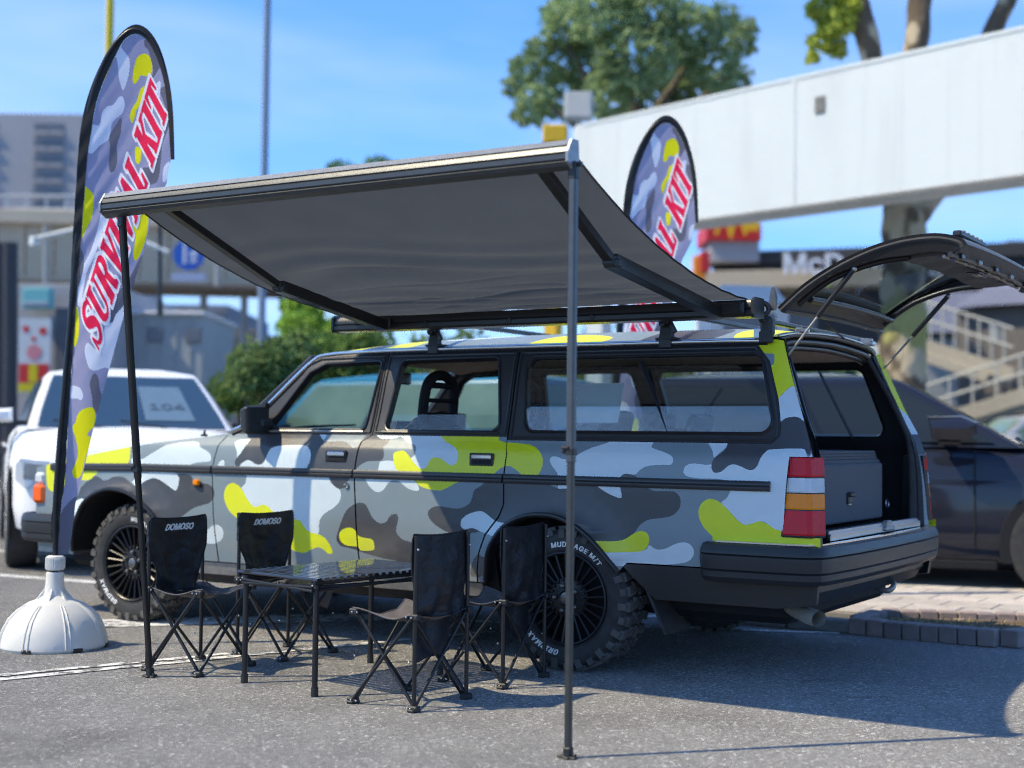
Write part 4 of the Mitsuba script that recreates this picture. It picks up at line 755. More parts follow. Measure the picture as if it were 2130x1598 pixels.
for x_ in (1.87, 2.33, 2.75): put(AW, 'screw_cap', revolve([(0, -.004), (.012, -.004), (.013, 0)], 14, 'y', (x_, .041, 1.526)), 'black_plastic', smooth=40)
def canopy(x, s):
    x, s = np.asarray(x, float), np.asarray(s, float); xm = (x-2.45)/1.02
    y = .075-1.455*s; z = 1.578+.345*s-.082*4*s*(1-s)-.006*(1-xm**2)*np.sin(np.pi*s)
    ed_ = 1-.90*np.clip(np.abs(xm), 0, 1)**2.5
    z = z+(.012*np.exp(-((s-.14)/.20)**2)*np.sin(s*62+2.0*np.sin(x*2.7)+1.1*np.sin(x*5.1+1))+.011*np.exp(-((s-.50)/.28)**2)*np.sin(s*46+2.9*np.sin(x*2.1+.5)+1.1*np.sin(x*5.3)+1.3*np.sin(s*13+x*1.7))*(.55+.45*np.sin(x*1.3+s*9)))*ed_
    for s0, a1, a2, ph, dp in ((.035, .010, .006, .3, .014), (.075, .014, .007, 1.9, .020), (.118, .012, .009, 4.0, .016), (.165, .018, .008, 2.6, .020), (.215, .020, .010, 5.2, .014), (.27, .024, .011, .9, .014), (.335, .028, .012, 3.3, .010), (.42, .030, .012, 1.4, .009), (.52, .034, .014, 4.7, .006)):
        c = s0+a1*np.sin(x*1.9+ph)+a2*np.sin(x*4.7+ph*2.3); k = .55+.45*np.sin(x*2.6+ph*1.7)
        z = z+dp*k*ed_*np.exp(-np.abs(s-c)/.0065)     # pinched folds of the slack cloth
    z = z+.002*np.sin(x*9+s*5)*np.sin(np.pi*s)
    return np.c_[x, y, z]
put(AW, 'canopy', sheet(Polygon([(1.435, 0), (3.452, 0), (3.452, 1), (1.435, 1)]), canopy, .04, .0045), 'canvas')
for x_ in (1.435, 3.452):
    s_ = np.linspace(0, 1, 40); put(AW, 'hem', tube(canopy(np.full(40, x_), s_), .0035, 6), 'canvas', smooth=50)
fb_sec = [(0, 1.868), (.012, 1.862), (.040, 1.872), (.048, 1.884), (.044, 1.889), (.050, 1.894), (.050, 1.908), (.044, 1.912), (.048, 1.917), (.040, 1.938), (.022, 1.956), (-.012, 1.958), (-.02, 1.945), (-.02, 1.875)]
lb = put(AW, 'lead_bar', sweep_plan([(1.330, -1.385), (3.458, -1.385)], fb_sec), 'awning_alu', smooth=25)
put(lb, 'top_face', sweep_plan([(1.332, -1.385), (3.456, -1.385)], [(.0425, 1.9365), (.0445, 1.9385), (.0235, 1.9590), (-.0115, 1.9605), (-.0115, 1.9585), (.0220, 1.957)]), 'awning_silver')
for x_ in (1.326, 3.462): put(lb, 'end_cap', hull([(x_+e*.005, y_, z_) for e in (-1, 1) for y_, z_ in ((-1.362, 1.866), (-1.40, 1.860), (-1.438, 1.884), (-1.438, 1.917), (-1.412, 1.960), (-1.37, 1.962))]), 'awning_silver')
for xa, ym, zm_ in ((1.63, -.711, 1.640), (3.33, -.886, 1.636)):
    a_, m_, b_ = np.array([xa, -1.37, 1.885]), np.array([xa, ym, zm_]), np.array([xa, .036, 1.527])
    am = put(AW, 'rafter', bar(a_, m_, .040, .030), 'pole_dark'); put(am, 'inner_tube', bar(m_, b_, .056, .050), 'pole_dark')
    put(am, 'joint', cat([cbox(m_, (.05, .05, .045), .01), cbox(m_+[.03, 0, -.01], (.02, .035, .03), .005)]), 'black_plastic')
    put(am, 'bracket', cat([cbox(b_+[.0, 0, .01], (.09, .03, .05), .006)]), 'black_satin')
rx_ = put(AW, 'case_motor', cat([cbox((3.41, .028, 1.540), (.10, .02, .05), .006), tube([(3.44, .016, 1.56), (3.45, .012, 1.555), (3.45, .012, 1.525), (3.44, .016, 1.52)], .005, 6)]), 'black_plastic')
def leg(b, t, m1, m2, lock):
    b, t = np.array(b, float), np.array(t, float); d = t-b; q = b+d*lock
    lg = put(AW, 'leg', bar(q-d*.02, t, .0265, .0265, (1, 0, 0), .005), m1)
    put(lg, 'inner_tube', bar(b+[0, 0, .01], q, .0215, .0215, (1, 0, 0), .004), m2)
    put(lg, 'clamp', cat([cbox(q, (.0295, .0295, .026), .004), tube([q+[-.026, -.012, .012], q+[.0, -.018, .012]], .005, 8), cbox(q+[-.021, -.010, .006], (.012, .014, .026), .004)]), 'black_plastic')
    put(lg, 'foot', cat([cbox(b+[0, 0, .018], (.028, .028, .036), .005), cbox(b+[0, -.008, .004], (.066, .018, .007), .002), cbox(b+[.006, .0, .004], (.018, .058, .007), .002), cbox(b+[.028, -.008, .010], (.010, .014, .016), .003)]), 'black_plastic')
    put(lg, 'head', cat([cbox(t+[0, 0, -.01], (.030, .030, .06), .005), tube([t+[-.03, 0, .01], t+[.03, 0, .01]], .008, 8)]), 'black_plastic')
leg((1.323, -1.113, 0), (1.398, -1.385, 1.862), 'pole_dark', 'pole_dark', .46)
leg((3.466, -1.398, 0), (3.462, -1.392, 1.870), 'pole_grey', 'pole_mid', .515)

# ------------------------------------------------------------------ folding chairs and the slatted table
mat('nylon', tint((.015, .016, .020), .25, 14.), .5, .45, bump=mikit.proc(lambda p, n, uv: noise(p.x*620, p.y*620, p.z*620)*.4+fbm(p.x*16+3*noise(p.x*9, p.y*9, p.z*9), p.y*16, p.z*24, 3)*9), bscale=.0016)
mat('mesh_cloth', tint((.13, .12, .125), .2, 30.), .85, .25, bump=mikit.proc(lambda p, n, uv: noise(p.x*420, p.y*420, p.z*420)), bscale=.0012)
mat('tube_black', (.032, .033, .036), .28, .5, .4)
mat('rivet', (.7, .7, .72), .25, .5, 1.)
HW = .163
TAPER = [0.]
def chair_back(u, v):                              # u -1..1 across, v 0..1 upwards; the chair faces +x
    u, v = np.asarray(u, float), np.asarray(v, float)
    wd = 1-.13*np.exp(-((v-.30)/.20)**2)*1.0
    wd = wd*(1-TAPER[0]*np.clip(1-v/.58, 0, 1)**1.3)
    y = u*HW*1.09*wd; z = .325+.325*v-.010*(1-u**2)*v**3
    x = .018-.030*(1-u**2)*(.35+.65*np.sin(np.pi*np.clip(v, 0, 1)))+.010*np.clip(np.abs(u)-.9, 0, 1)*-8
    x = x+.009*(1-.4*v)*np.sin(u*5.+2.2*v+1.)*np.cos(v*6-u*2.)+.005*np.sin(v*17+u*3.)*np.exp(-((v-.15)/.3)**2)+.005*np.sin(u*11+v*4)*(1-v)+.004*np.sin(u*7-v*9+2)*np.exp(-((v-.8)/.3)**2)
    return np.c_[x, y, z]
def chair_seat(u, v):                              # v from the backrest to the front edge
    u, v = np.asarray(u, float), np.asarray(v, float)
    y = u*(HW-.004)*(1-.10*np.sin(np.pi*v)**2); x = -.012+.312*v-.022*(1-u**2)*v**6*1.5
    z = .352+.006*v-.055*(1-u**2)*np.sin(np.pi*np.clip(.08+.86*v, 0, 1))**.8-.030*np.sin(np.pi*v)**2*np.abs(u)**3-.020*(1-u**2)*v**8
    z = z+.004*np.sin(u*9+v*3)*np.sin(v*7)
    return np.c_[x, y, z]
BACKP = rpoly([(-1, 0), (1, 0), (1, 1), (-1, 1)], .10)
def folding_chair(label, pos, rz, text, pouch):
    k = thing('folding_chair', label, 'chair', 'folding chairs around the table')
    tw = T().translate([pos[0], pos[1], 0]).rotate([0, 0, 1], rz); TAPER[0] = .34 if text else .0
    def sub(par, nm, m, mt, sm=False):
        key = (nm, len([1 for q in CH if q[0] == nm and q[2] == k]), k)
        CH[key] = 1; base = (nm, key[1])
        if base not in CM: CM[base] = mikit.ply(m, mt, smooth=sm) if not isinstance(m, tuple) else None
        if isinstance(m, tuple):
            return put(par, nm, m, mt, tw=tw)
        return put(par, nm, CM[base], None, tw=tw)
    for s in (-1, 1):
        y = s*HW
        sub(k, 'back_pole', tube([(0, y, .012), (0, y, .64)], .0085, 10), 'tube_black', 50)
        for a, b, o in (((.285, y, .012), (.004, y, .345), .010), ((.004, y, .012), (.290, y*.985, .350), -.010)):
            sub(k, 'cross_leg', tube([np.array(a)+(0, o, 0), np.array(b)+(0, o, 0)], .0068, 8), 'tube_black', 50)
    for xq in (.008, .285):
        for s in (-1, 1):
            o = .008*s
            sub(k, 'cross_leg', tube([(xq+o, -s*HW, .012), (xq+o, s*HW*.985, .345 if xq < .1 else .350)], .0068, 8), 'tube_black', 50)
    for x_, y_ in ((0, -HW), (0, HW), (.288, -HW), (.288, HW)):
        sub(k, 'foot', cat([cbox((x_, y_, .012), (.045, .030, .022), .005), cbox((x_, y_, .006), (.03, .05, .012), .004)]), 'black_plastic')
        sub(k, 'bracket', cat([cbox((x_, y_*.99, .343), (.040, .028, .024), .005)]), 'black_plastic')
    for x_, y_ in ((.018, -HW), (.018, HW), (.275, -HW), (.275, HW)):
        sub(k, 'rivet', cat([trimesh.creation.icosphere(1, .0042).apply_translation((x_+dx, y_+(.015 if y_ > 0 else -.015), z)) for dx in (-.012, .012) for z in (.014, .343)]+[trimesh.creation.icosphere(1, .0042).apply_translation((x_+(.0), y_+(.011 if y_ > 0 else -.011), .18))]), 'rivet', True)
    bk = put(k, 'backrest', sheet(BACKP, chair_back, .05, .03), 'nylon', tw=tw)
    put(bk, 'hem', tube(chair_back(*np.array(shapely.segmentize(BACKP.buffer(-.01).exterior, .08).coords)[:-1].T), .003, 6, closed=True), 'nylon', smooth=50, tw=tw)
    for s in (-1, 1): put(bk, 'pole_sleeve', tube([(.0, s*HW, .52), (.001, s*HW, .645)], [.0125, .0125], 10), 'nylon', smooth=50, tw=tw) if text else put(bk, 'rivet', trimesh.creation.icosphere(1, .005).apply_translation((-.01, s*HW, .59)), 'rivet', smooth=True, tw=tw)
    st = put(k, 'seat', sheet(Polygon([(-1, 0), (1, 0), (1, 1), (-1, 1)]), chair_seat, .05, .03), 'nylon' if text else 'mesh_cloth', tw=tw)
    put(st, 'hem', tube(chair_seat(np.linspace(-1, 1, 24), np.full(24, 1.)), .003, 6), 'mesh_cloth', smooth=50, tw=tw)
    for s in (-1, 1): put(st, 'hem', tube(chair_seat(np.full(20, float(s)), np.linspace(0, 1, 20)), .003, 6), 'mesh_cloth', smooth=50, tw=tw)
    if pouch == 'side':
        put(k, 'pouch', hull([(.30, .05, .335), (.30, .16, .32), (.29, .06, .24), (.29, .12, .215), (.27, .06, .335), (.27, .16, .32), (.28, .07, .225), (.28, .13, .205)]), 'mesh_cloth', tw=tw)
    if pouch == 'back':
        put(k, 'pouch', sheet(Polygon([(-.10, .19), (.12, .17), (.15, .345), (-.13, .345)]), lambda a, b: np.c_[.03+.02*np.sin((b-.17)*9)+.006*np.sin(a*40), a, b], .03, .03), 'nylon', tw=tw)
    if text:
        m = meshkit.text_mesh(text, .026, .0015, True); m = cat([m]+[m.copy().apply_translation((dx, dy, -.0002*(i+1))) for i, (dx, dy) in enumerate(((.0012, 0), (-.0012, 0), (0, .0008), (.0008, -.0008)))]); v = m.vertices.copy(); v[:, 0] += .28*v[:, 1]; b = v.min(0), v.max(0); w = b[1][0]-b[0][0]
        y = (v[:, 0]-b[0][0]-w/2)*.172/w+.012; z = .586+v[:, 1]; q = chair_back(y/(HW*1.09), (z-.325)/.325)
        m.vertices = np.c_[q[:, 0]+.0018+v[:, 2], y, z]; m.fix_normals()
        put(bk, 'lettering', m, 'white_letter', tw=tw)
    return k
CH, CM = {}, {}
folding_chair('black folding chair with white lettering, right behind the dark leaning awning leg', (1.192, -.847), 1.5, 'DOMOSO', None)
folding_chair('black folding chair with white lettering, between table and wagon door', (1.228, -.32), -3.5, 'DOMOSO', 'side')
folding_chair('black folding chair seen from behind, nearest to the viewer at the table', (2.650, -.925), 178, None, 'back')
folding_chair('black folding chair seen from behind, right in front of the rear wheel', (2.656, -.337), 180, None, 'back')
TB = thing('folding_table', 'low black folding table with a top of narrow glossy slats', 'table')
mat('slat_black', (.022, .023, .026), .05, 1., .0)
tA, tu, tv = np.array([1.700, -1.020, 0]), np.array([.988, -.152, 0]), np.array([.152, .988, 0])
def tp(a, b, z): return tA+tu*a+tv*b+np.array([0, 0, z])
NS = 20; LT, DT = .485, .76
for k in range(NS):
    b = (k+.5)/NS*DT
    hw_ = DT/NS/2-.006; arc = [(-hw_, .4475), (-hw_+.0035, .4555), (hw_-.0035, .4555), (hw_, .4475), (-hw_, .443), (hw_, .443)]
    put(TB, 'slat', hull([tp(a, b+o, z) for a in (0, LT) for o, z in arc]), 'slat_black')
for a in (.012, LT-.012): put(TB, 'frame_rail', bar(tp(a, 0, .438), tp(a, DT, .438), .014, .018), 'tube_black')
for a in (.03, LT-.03):
    for b in (.03, DT-.03):
        lg = put(TB, 'leg', tube([tp(a, b, .012), tp(a, b, .425)], .0115, 12), 'tube_black', smooth=50)
        put(lg, 'foot', tube([tp(a, b, 0), tp(a, b, .035)], .0145, 12), 'black_plastic', smooth=40); put(lg, 'bracket', cbox(tp(a, b, .425), (.036, .036, .034), .006), 'black_plastic')
        put(lg, 'rivet', trimesh.creation.icosphere(1, .005).apply_translation(tp(a, b, .425)+tu*.0-tv*.019), 'rivet', smooth=True)
for b in (.012, DT-.012):
    put(TB, 'brace', tube([tp(.03, b, .418), tp(LT-.03, b, .405)], .0065, 8), 'tube_black', smooth=50); put(TB, 'brace', tube([tp(.03, b, .405), tp(LT-.03, b, .42)], .0065, 8), 'tube_black', smooth=50)
for a in (.012, LT-.012):
    put(TB, 'brace', tube([tp(a, .03, .42), tp(a, DT-.03, .408)], .0065, 8), 'tube_black', smooth=50); put(TB, 'brace', tube([tp(a, .03, .408), tp(a, DT-.03, .42)], .0065, 8), 'tube_black', smooth=50)
# ------------------------------------------------------------------ feather flags
mat('flag_G', (.34, .34, .50), .8, .2, sheen=.3); mat('flag_D', (.15, .15, .20), .8, .2); mat('flag_L', (.74, .78, .90), .8, .2); mat('flag_Y', (.85, .80, .01), .8, .2)
mat('flag_red', (.93, .016, .085), .75, .25); mat('flag_white', (.92, .90, .92), .75, .25); mat('sleeve', (.016, .017, .019), .65, .35)
mat('base_white', tint((.66, .65, .61), .06, 9.), .5, .35, bump=mikit.proc(lambda p, n, uv: fbm(p.x*160, p.y*160, p.z*160, 2)), bscale=.0008)
KF = .002255
def fl(P): return [((u-115)*KF, .404+(1165-v)*KF*1.012) for u, v in P]
def zz(P, s=2.854): return [(x/s, y/s) for x, y in P]
def z2(P, s=2.854): return [(x/s, 500+y/s) for x, y in P]
inner_l = [(339, 335), (333, 260), (326, 200), (316, 155), (300, 112), (280, 82), (258, 72), (235, 85), (215, 122), (196, 165), (180, 217), (170, 282), (164, 332), (160, 400), (156, 470), (151, 560), (147, 640), (143, 720), (139, 800), (134, 900), (130, 1000), (123, 1060), (120, 1120), (116, 1158)]
right_e = [(139, 1152), (145, 1110), (152, 1047), (168, 987), (191, 885), (224, 752), (257, 622), (284, 531), (293, 490), (305, 434), (330, 385), (335, 350)]
outer_l = [(112, 1162), (105, 1100), (107, 1050), (115, 900), (125, 720), (133, 600), (137, 500), (142, 400), (146, 310), (152, 250), (163, 200), (180, 150), (205, 100), (232, 66), (258, 52), (284, 62), (308, 95), (326, 145), (338, 200), (344, 260), (347, 335)]
FAB = Polygon(fl([tuple(p) for p in crom(inner_l, 3, closed=False)]+right_e)).buffer(0)
SLV = Polygon(fl([tuple(p) for p in crom(outer_l, 3, closed=False)]+[tuple(p) for p in crom(inner_l, 3, closed=False)])).buffer(0)
FP = [('G', []),
 ('L', zz([(610, 290), (650, 250), (655, 290), (700, 350), (702, 420), (690, 480), (668, 540), (655, 520), (640, 460), (635, 400), (625, 350)])),
 ('L', zz([(440, 880), (460, 750), (530, 755), (545, 680), (575, 640), (610, 630), (640, 585), (665, 580), (677, 630), (660, 680), (610, 730), (595, 800), (580, 840), (530, 880), (490, 925)])),
 ('D', zz([(660, 700), (655, 800), (635, 870), (640, 960), (625, 1020), (600, 1030), (590, 980), (595, 880), (590, 820), (620, 760)])),
 ('D', zz([(790, 240), (830, 260), (870, 300), (900, 370), (870, 430), (840, 470), (845, 420), (835, 370), (815, 300), (795, 280)])),
 ('Y', zz([(750, 340), (790, 320), (820, 335), (838, 380), (838, 430), (815, 455), (770, 450), (755, 480), (735, 500), (722, 480), (725, 430), (735, 380)])),
 ('D', zz([(890, 540), (930, 520), (955, 560), (965, 640), (950, 760), (915, 860), (905, 960), (885, 1090), (790, 1090), (780, 1010), (850, 990), (900, 900), (925, 800), (930, 660)])),
 ('Y', zz([(770, 530), (800, 520), (770, 620), (745, 660), (740, 690), (722, 735), (708, 690), (725, 640), (750, 600)])),
 ('Y', zz([(745, 880), (780, 890), (780, 960), (765, 980), (750, 960)])),
 ('L', zz([(875, 490), (893, 490), (890, 560), (885, 590), (872, 560), (862, 520)])),
 ('L', zz([(925, 1000), (960, 970), (950, 1060), (920, 1090)])),
 ('L', zz([(600, 1150), (630, 1160), (600, 1260), (560, 1400), (525, 1530), (475, 1640), (455, 1780), (440, 1840), (425, 1770), (445, 1620), (500, 1500), (545, 1330), (560, 1240)])),
 ('Y', zz([(430, 1110), (480, 1140), (508, 1180), (500, 1300), (470, 1370), (450, 1420), (425, 1425), (425, 1250)])),
 ('D', z2([(405, 20), (440, 60), (460, 130), (455, 200), (430, 290), (405, 350)])),
 ('Y', zz([(790, 1260), (835, 1290), (830, 1400), (800, 1500), (770, 1555), (752, 1530), (760, 1420), (745, 1340)])),
 ('D', z2([(800, 100), (720, 260), (660, 330), (625, 440), (600, 500), (660, 490), (700, 460), (730, 360), (780, 250), (830, 140)])),
 ('L', z2([(745, 300), (700, 400), (660, 450), (640, 500), (600, 520), (560, 660), (500, 620), (480, 660), (490, 720), (510, 770), (545, 785), (600, 765), (640, 755), (700, 520)])),
 ('D', z2([(540, 800), (565, 830), (575, 900), (590, 940), (580, 1000), (555, 1040), (535, 1000), (530, 940), (515, 860)])),
 ('L', z2([(395, 880), (440, 880), (465, 900), (475, 940), (460, 960), (440, 950), (395, 945)])),
 ('Y', z2([(410, 1120), (430, 1090), (440, 1050), (470, 1015), (530, 1000), (550, 1040), (545, 1110), (515, 1140), (505, 1165), (525, 1180), (510, 1250), (490, 1310), (475, 1380), (455, 1415), (420, 1415), (412, 1370), (440, 1310), (445, 1250), (430, 1180)])),
 ('Y', z2([(400, 430), (430, 420), (440, 580), (410, 640)])),
 ('D', [(112, 1170), (118, 1080), (150, 1036), (160, 1060), (150, 1165)]),
]
# letters: slab-serif capitals of height 1, drawn as strokes
def stroke(P, w): return LineString(P).buffer(w/2, cap_style='flat', join_style='mitre')
def bx2(a, b, c, d): return sbox(a, b, c, d)
TH, TN = .33, .16
def glyph(ch):
    if ch == 'I': return unary_union([bx2(.10, 0, .10+TH, 1), bx2(0, 0, .47, .09), bx2(0, .91, .47, 1)]), .50
    if ch == 'L': return unary_union([bx2(.08, 0, .08+TH, 1), bx2(0, .91, .45, 1), bx2(0, 0, .70, .10), Polygon([(.70, 0), (.70, .34), (.58, .34), (.50, .05)])]), .74
    if ch == 'T': return unary_union([bx2(.28, 0, .28+TH, 1), bx2(.18, 0, .65, .09), bx2(0, .89, .82, 1), Polygon([(0, 1), (0, .66), (.09, .66), (.18, .92)]), Polygon([(.82, 1), (.82, .66), (.73, .66), (.64, .92)])]), .84
    if ch == 'K': return unary_union([bx2(.08, 0, .08+TH, 1), bx2(0, 0, .43, .09), bx2(0, .91, .43, 1), stroke([(.30, .42), (.76, .95)], TN), Polygon([(.38, .56), (.55, .64), (.93, .04), (.93, 0), (.62, 0)]), bx2(.55, 0, .95, .09), bx2(.58, .91, .93, 1)]), .95
    if ch == 'V': return unary_union([Polygon([(.04, 1), (.34, 1), (.55, .30), (.44, 0), (.36, 0)]), stroke([(.74, .97), (.45, .03)], TN), bx2(0, .91, .42, 1), bx2(.58, .91, .88, 1)]), .86
    if ch == 'A': return unary_union([Polygon([(.36, 1), (.56, 1), (.90, 0), (.60, 0), (.41, .72)]), stroke([(.15, .03), (.44, .97)], TN), bx2(.26, .28, .68, .38), bx2(0, 0, .32, .09), bx2(.52, 0, .96, .09)]), .93
    if ch == 'U':
        o = Polygon([(.08, 1), (.08, .30)]+[(.44-.36*math.cos(t), .30-.30*math.sin(t)) for t in np.linspace(0, math.pi, 14)]+[(.80, 1), (.67, 1), (.67, .30)]+[(.51+.16*math.cos(t), .28-.17*math.sin(t)) for t in np.linspace(0, math.pi, 10)]+[(.35, 1)]).buffer(0)
        return unary_union([o, bx2(0, .91, .43, 1), bx2(.57, .91, .90, 1)]), .90
    if ch == 'R':
        bowl = Polygon([(.30, 1), (.52, 1)]+[(.52+.32*math.sin(t), .74+.26*math.cos(t)) for t in np.linspace(0, math.pi, 14)]+[(.30, .48)])
        hole = Polygon([(.35, .91), (.48, .91)]+[(.48+.10*math.sin(t), .74+.17*math.cos(t)) for t in np.linspace(0, math.pi, 10)]+[(.35, .57)])
        return unary_union([bx2(.08, 0, .08+TH, 1), bx2(0, 0, .43, .09), bx2(0, .91, .40, 1), bowl.difference(hole), Polygon([(.42, .50), (.66, .52), (.80, .18), (.92, .10), (.92, 0), (.62, 0)])]), .92
    if ch == 'S':
        c = crom([(.74, .72), (.70, .90), (.46, .955), (.22, .86), (.20, .66), (.40, .54), (.60, .42), (.64, .22), (.46, .06), (.22, .08), (.10, .30)], 5, closed=False)
        w = np.interp(np.linspace(0, 1, len(c)), [0, .15, .3, .5, .7, .85, 1], [.05, .12, .20, .29, .20, .12, .05])
        s = unary_union([Point(*p).buffer(q/2) for p, q in zip(c, w)]+[LineString(c[i:i+2]).buffer(min(w[i], w[i+1])/2) for i in range(len(c)-1)])
        return unary_union([s, bx2(.70, .66, .79, 1), bx2(.03, 0, .12, .34)]), .84
def lettering():
    out = []; s = 0.
    for ch in 'SURVIVAL KIT':
        if ch == ' ': s += .50; continue
        g_, w = glyph(ch); out.append(shapely.affinity.translate(g_, s, 0)); s += w
    return [unary_union(out[:8]), unary_union(out[8:])], s
import shapely.affinity
TXT, TW_ = lettering()
b0, bd, st_ = np.array([197., 735.]), np.array([.258, -.966]), np.array([-.50, -.866])*82
LS = 522/TW_
def warp(g_):
    def f(c):
        q = b0+c[:, :1]*LS*bd+c[:, 1:]*st_; return np.c_[(q[:, 0]-115)*KF, .404+(1165-q[:, 1])*KF*1.012]
    return shapely.transform(shapely.segmentize(g_, .12), f).buffer(0)
TXR, TXW = [warp(t) for t in TXT], [warp(t.buffer(.095)) for t in TXT]
def flag_fn(off):
    def fn(a, z):
        a, z = np.asarray(a, float), np.asarray(z, float)
        w = .010*np.sin(a*9+z*2.1)+.006*np.sin(z*5-a*14)+.0035*np.sin((z-a*1.6)*46)*np.exp(-np.clip(z-2.0, -1, 1)**2/.3)*np.exp(-a/.25)+.012*np.sin(a*26+z*.8)*np.clip((1.7-z)/1.4, 0, 1)
        w = w*np.clip((a+.02)/.08, 0, 1)
        return HR*a[:, None]+HF*(w-off)[:, None]+UP*z[:, None]
    return fn
fdone = {}
def feather_flag(label, pos, front=True):
    k = thing('feather_flag', label, 'flag', 'feather flags with red lettering'); tw = T().translate([pos[0], pos[1], 0])
    def sub(par, nm, mk, mt, sm=False):
        i = fdone.setdefault((pos, nm), 0); fdone[(pos, nm)] += 1
        if (nm, i) not in FM:
            m = mk(); FM[(nm, i)] = m if isinstance(m, tuple) else mikit.ply(m, mt, smooth=sm)
            if isinstance(m, tuple):
                p = meshkit.write_ply((m[0], m[1]), False, normals=m[2]); FM[(nm, i)] = {'type': 'ply', 'filename': p, 'face_normals': False, 'bsdf': {'type': 'ref', 'id': mt}}
        return put(par, nm, FM[(nm, i)], None, tw=tw)
    top = None; parts = []
    for c, P in reversed(FP[1:]):
        b = blob(fl(P), 3).intersection(FAB); b2 = b if top is None else b.difference(top); top = b if top is None else top.union(b); parts.append((c, b2))
    kb = sub(k, 'banner', lambda: sheet(FAB.difference(top), flag_fn(0.), .02, .03), 'flag_G')
    for c, b in parts:
        for gg in getattr(b, 'geoms', [b]):
            if gg.geom_type == 'Polygon' and gg.area > 1e-5: sub(kb, 'print_patch', lambda gg=gg: sheet(gg, flag_fn(0.), .02, .03), 'flag_'+c)
    for i in (0, 1):
        sub(kb, 'lettering_edge', lambda: sheet(TXW[i], flag_fn(.0012), .02, .03), 'flag_white'); sub(kb, 'lettering', lambda: sheet(TXR[i], flag_fn(.0024), .02, .03), 'flag_red')
    sub(k, 'sleeve', lambda: sheet(SLV, lambda a, z: flag_fn(.003)(a, z)+HF*(.004*np.sin(z*70+a*30)*np.clip((1.9-z)/1.5, 0, 1))[:, None], .02, .02), 'sleeve')
    sub(k, 'pole', lambda: tube([HR*a+UP*z for a, z in [(.0, .10)]+fl([tuple(p) for p in crom([(115, 1165), (112, 1050), (120, 880), (133, 680), (142, 520), (150, 350), (159, 250), (178, 170), (205, 108), (235, 72), (260, 62), (288, 78), (312, 118), (328, 175), (338, 250), (343, 332)], 4, closed=False)])], np.interp(np.linspace(0, 1, 62), [0, .6, 1], [.012, .009, .005]), 8), 'black_satin', 50)
    return k
FM = {}
feather_flag('tall feather flag with red SURVIVAL KIT lettering standing in the white domed base', (.359, -.798))
feather_flag('feather flag with red KIT lettering behind the awning and the wagon roof', (1.735, 2.13))
def flag_base(label, pos):
    k = thing('flag_base', label, 'flag base')
    o = np.array([pos[0], pos[1], 0])
    prof = [(.238, 0), (.246, .012), (.245, .035), (.232, .085), (.206, .135), (.168, .175), (.125, .203), (.118, .208), (.080, .222), (.052, .240), (.046, .262), (.041, .30), (.040, .345), (.030, .350)]
    put(k, 'tank', revolve(prof, 72, 'z', o), 'base_white', smooth=32)
    for i in range(8):
        a = i/8*2*math.pi+.35; c, s = math.cos(a), math.sin(a)
        for da in (-.045, .045):
            cc, ss = math.cos(a+da), math.sin(a+da)
            put(k, 'rib', tube([o+(cc*(r+.001), ss*(r+.001), z) for r, z in prof[1:7]], .0036, 6), 'base_white', smooth=50)
    for i in range(6):
        a = i/6*2*math.pi; put(k, 'gusset', hull([o+(math.cos(a)*r+q*math.sin(a)*.006, math.sin(a)*r-q*math.cos(a)*.006, z) for q in (-1, 1) for r, z in ((.04, .222), (.085, .220), (.042, .275))]), 'base_white')
    cp = [(.0, .425), (.032, .425), (.040, .420), (.042, .41), (.042, .365), (.038, .358), (.0, .358)]
    kc = put(k, 'screw_cap', revolve(cp[::-1], 40, 'z', o), 'base_white', smooth=40)
    for i in range(26):
        a = i/26*2*math.pi; put(kc, 'grip_rib', bar(o+(.0425*math.cos(a), .0425*math.sin(a), .364), o+(.0425*math.cos(a), .0425*math.sin(a), .416), .005, .005, (1, 0, 0), .0012), 'base_white')
    for a in (.6, 1.7, 2.8, -1.2, -2.2, -.25): put(k, 'foot_notch', xf(cbox((.240, 0, .010), (.018, .045, .020), .002), None, a, o), 'black_plastic')
flag_base('white domed water-filled flag base with ribbed screw cap', (.359, -.798))
# ------------------------------------------------------------------ parked cars
mat('paint_white', (.74, .75, .76), .25, .5, clearcoat=1., clearcoat_gloss=.95); mat('paint_dark', (.017, .020, .032), .09, .55); mat('paint_teal', (.02, .17, .28), .3, .5, clearcoat=1., clearcoat_gloss=.95); mat('paint_silver', (.45, .46, .48), .3, .5, .5, clearcoat=1.)
mat('glass_blue', (.02, .05, .09), .05, .8, clearcoat=1., clearcoat_gloss=1.)
mat('glass_green', mikit.proc(lambda p, n, uv: mix((.07, .12, .10), (.16, .25, .19), fbm(p.x*3.5, p.y*3.5, p.z*3.5, 3))), .06, .6)
def loft(rows):
    k = len(rows[0]); V = np.vstack([np.array(r, float) for r in rows]); F = []
    for i in range(len(rows)-1):
        for j in range(k): l = (j+1) % k; F += [[i*k+j, (i+1)*k+j, (i+1)*k+l], [i*k+j, (i+1)*k+l, i*k+l]]
    V = list(map(tuple, V))
    for e in (0, len(rows)-1):
        V.append(tuple(np.mean(rows[e], 0))); F += [[len(V)-1, e*k+j, e*k+(j+1) % k] for j in range(k)]
    m = trimesh.Trimesh(V, F, process=False); m.fix_normals(); return m
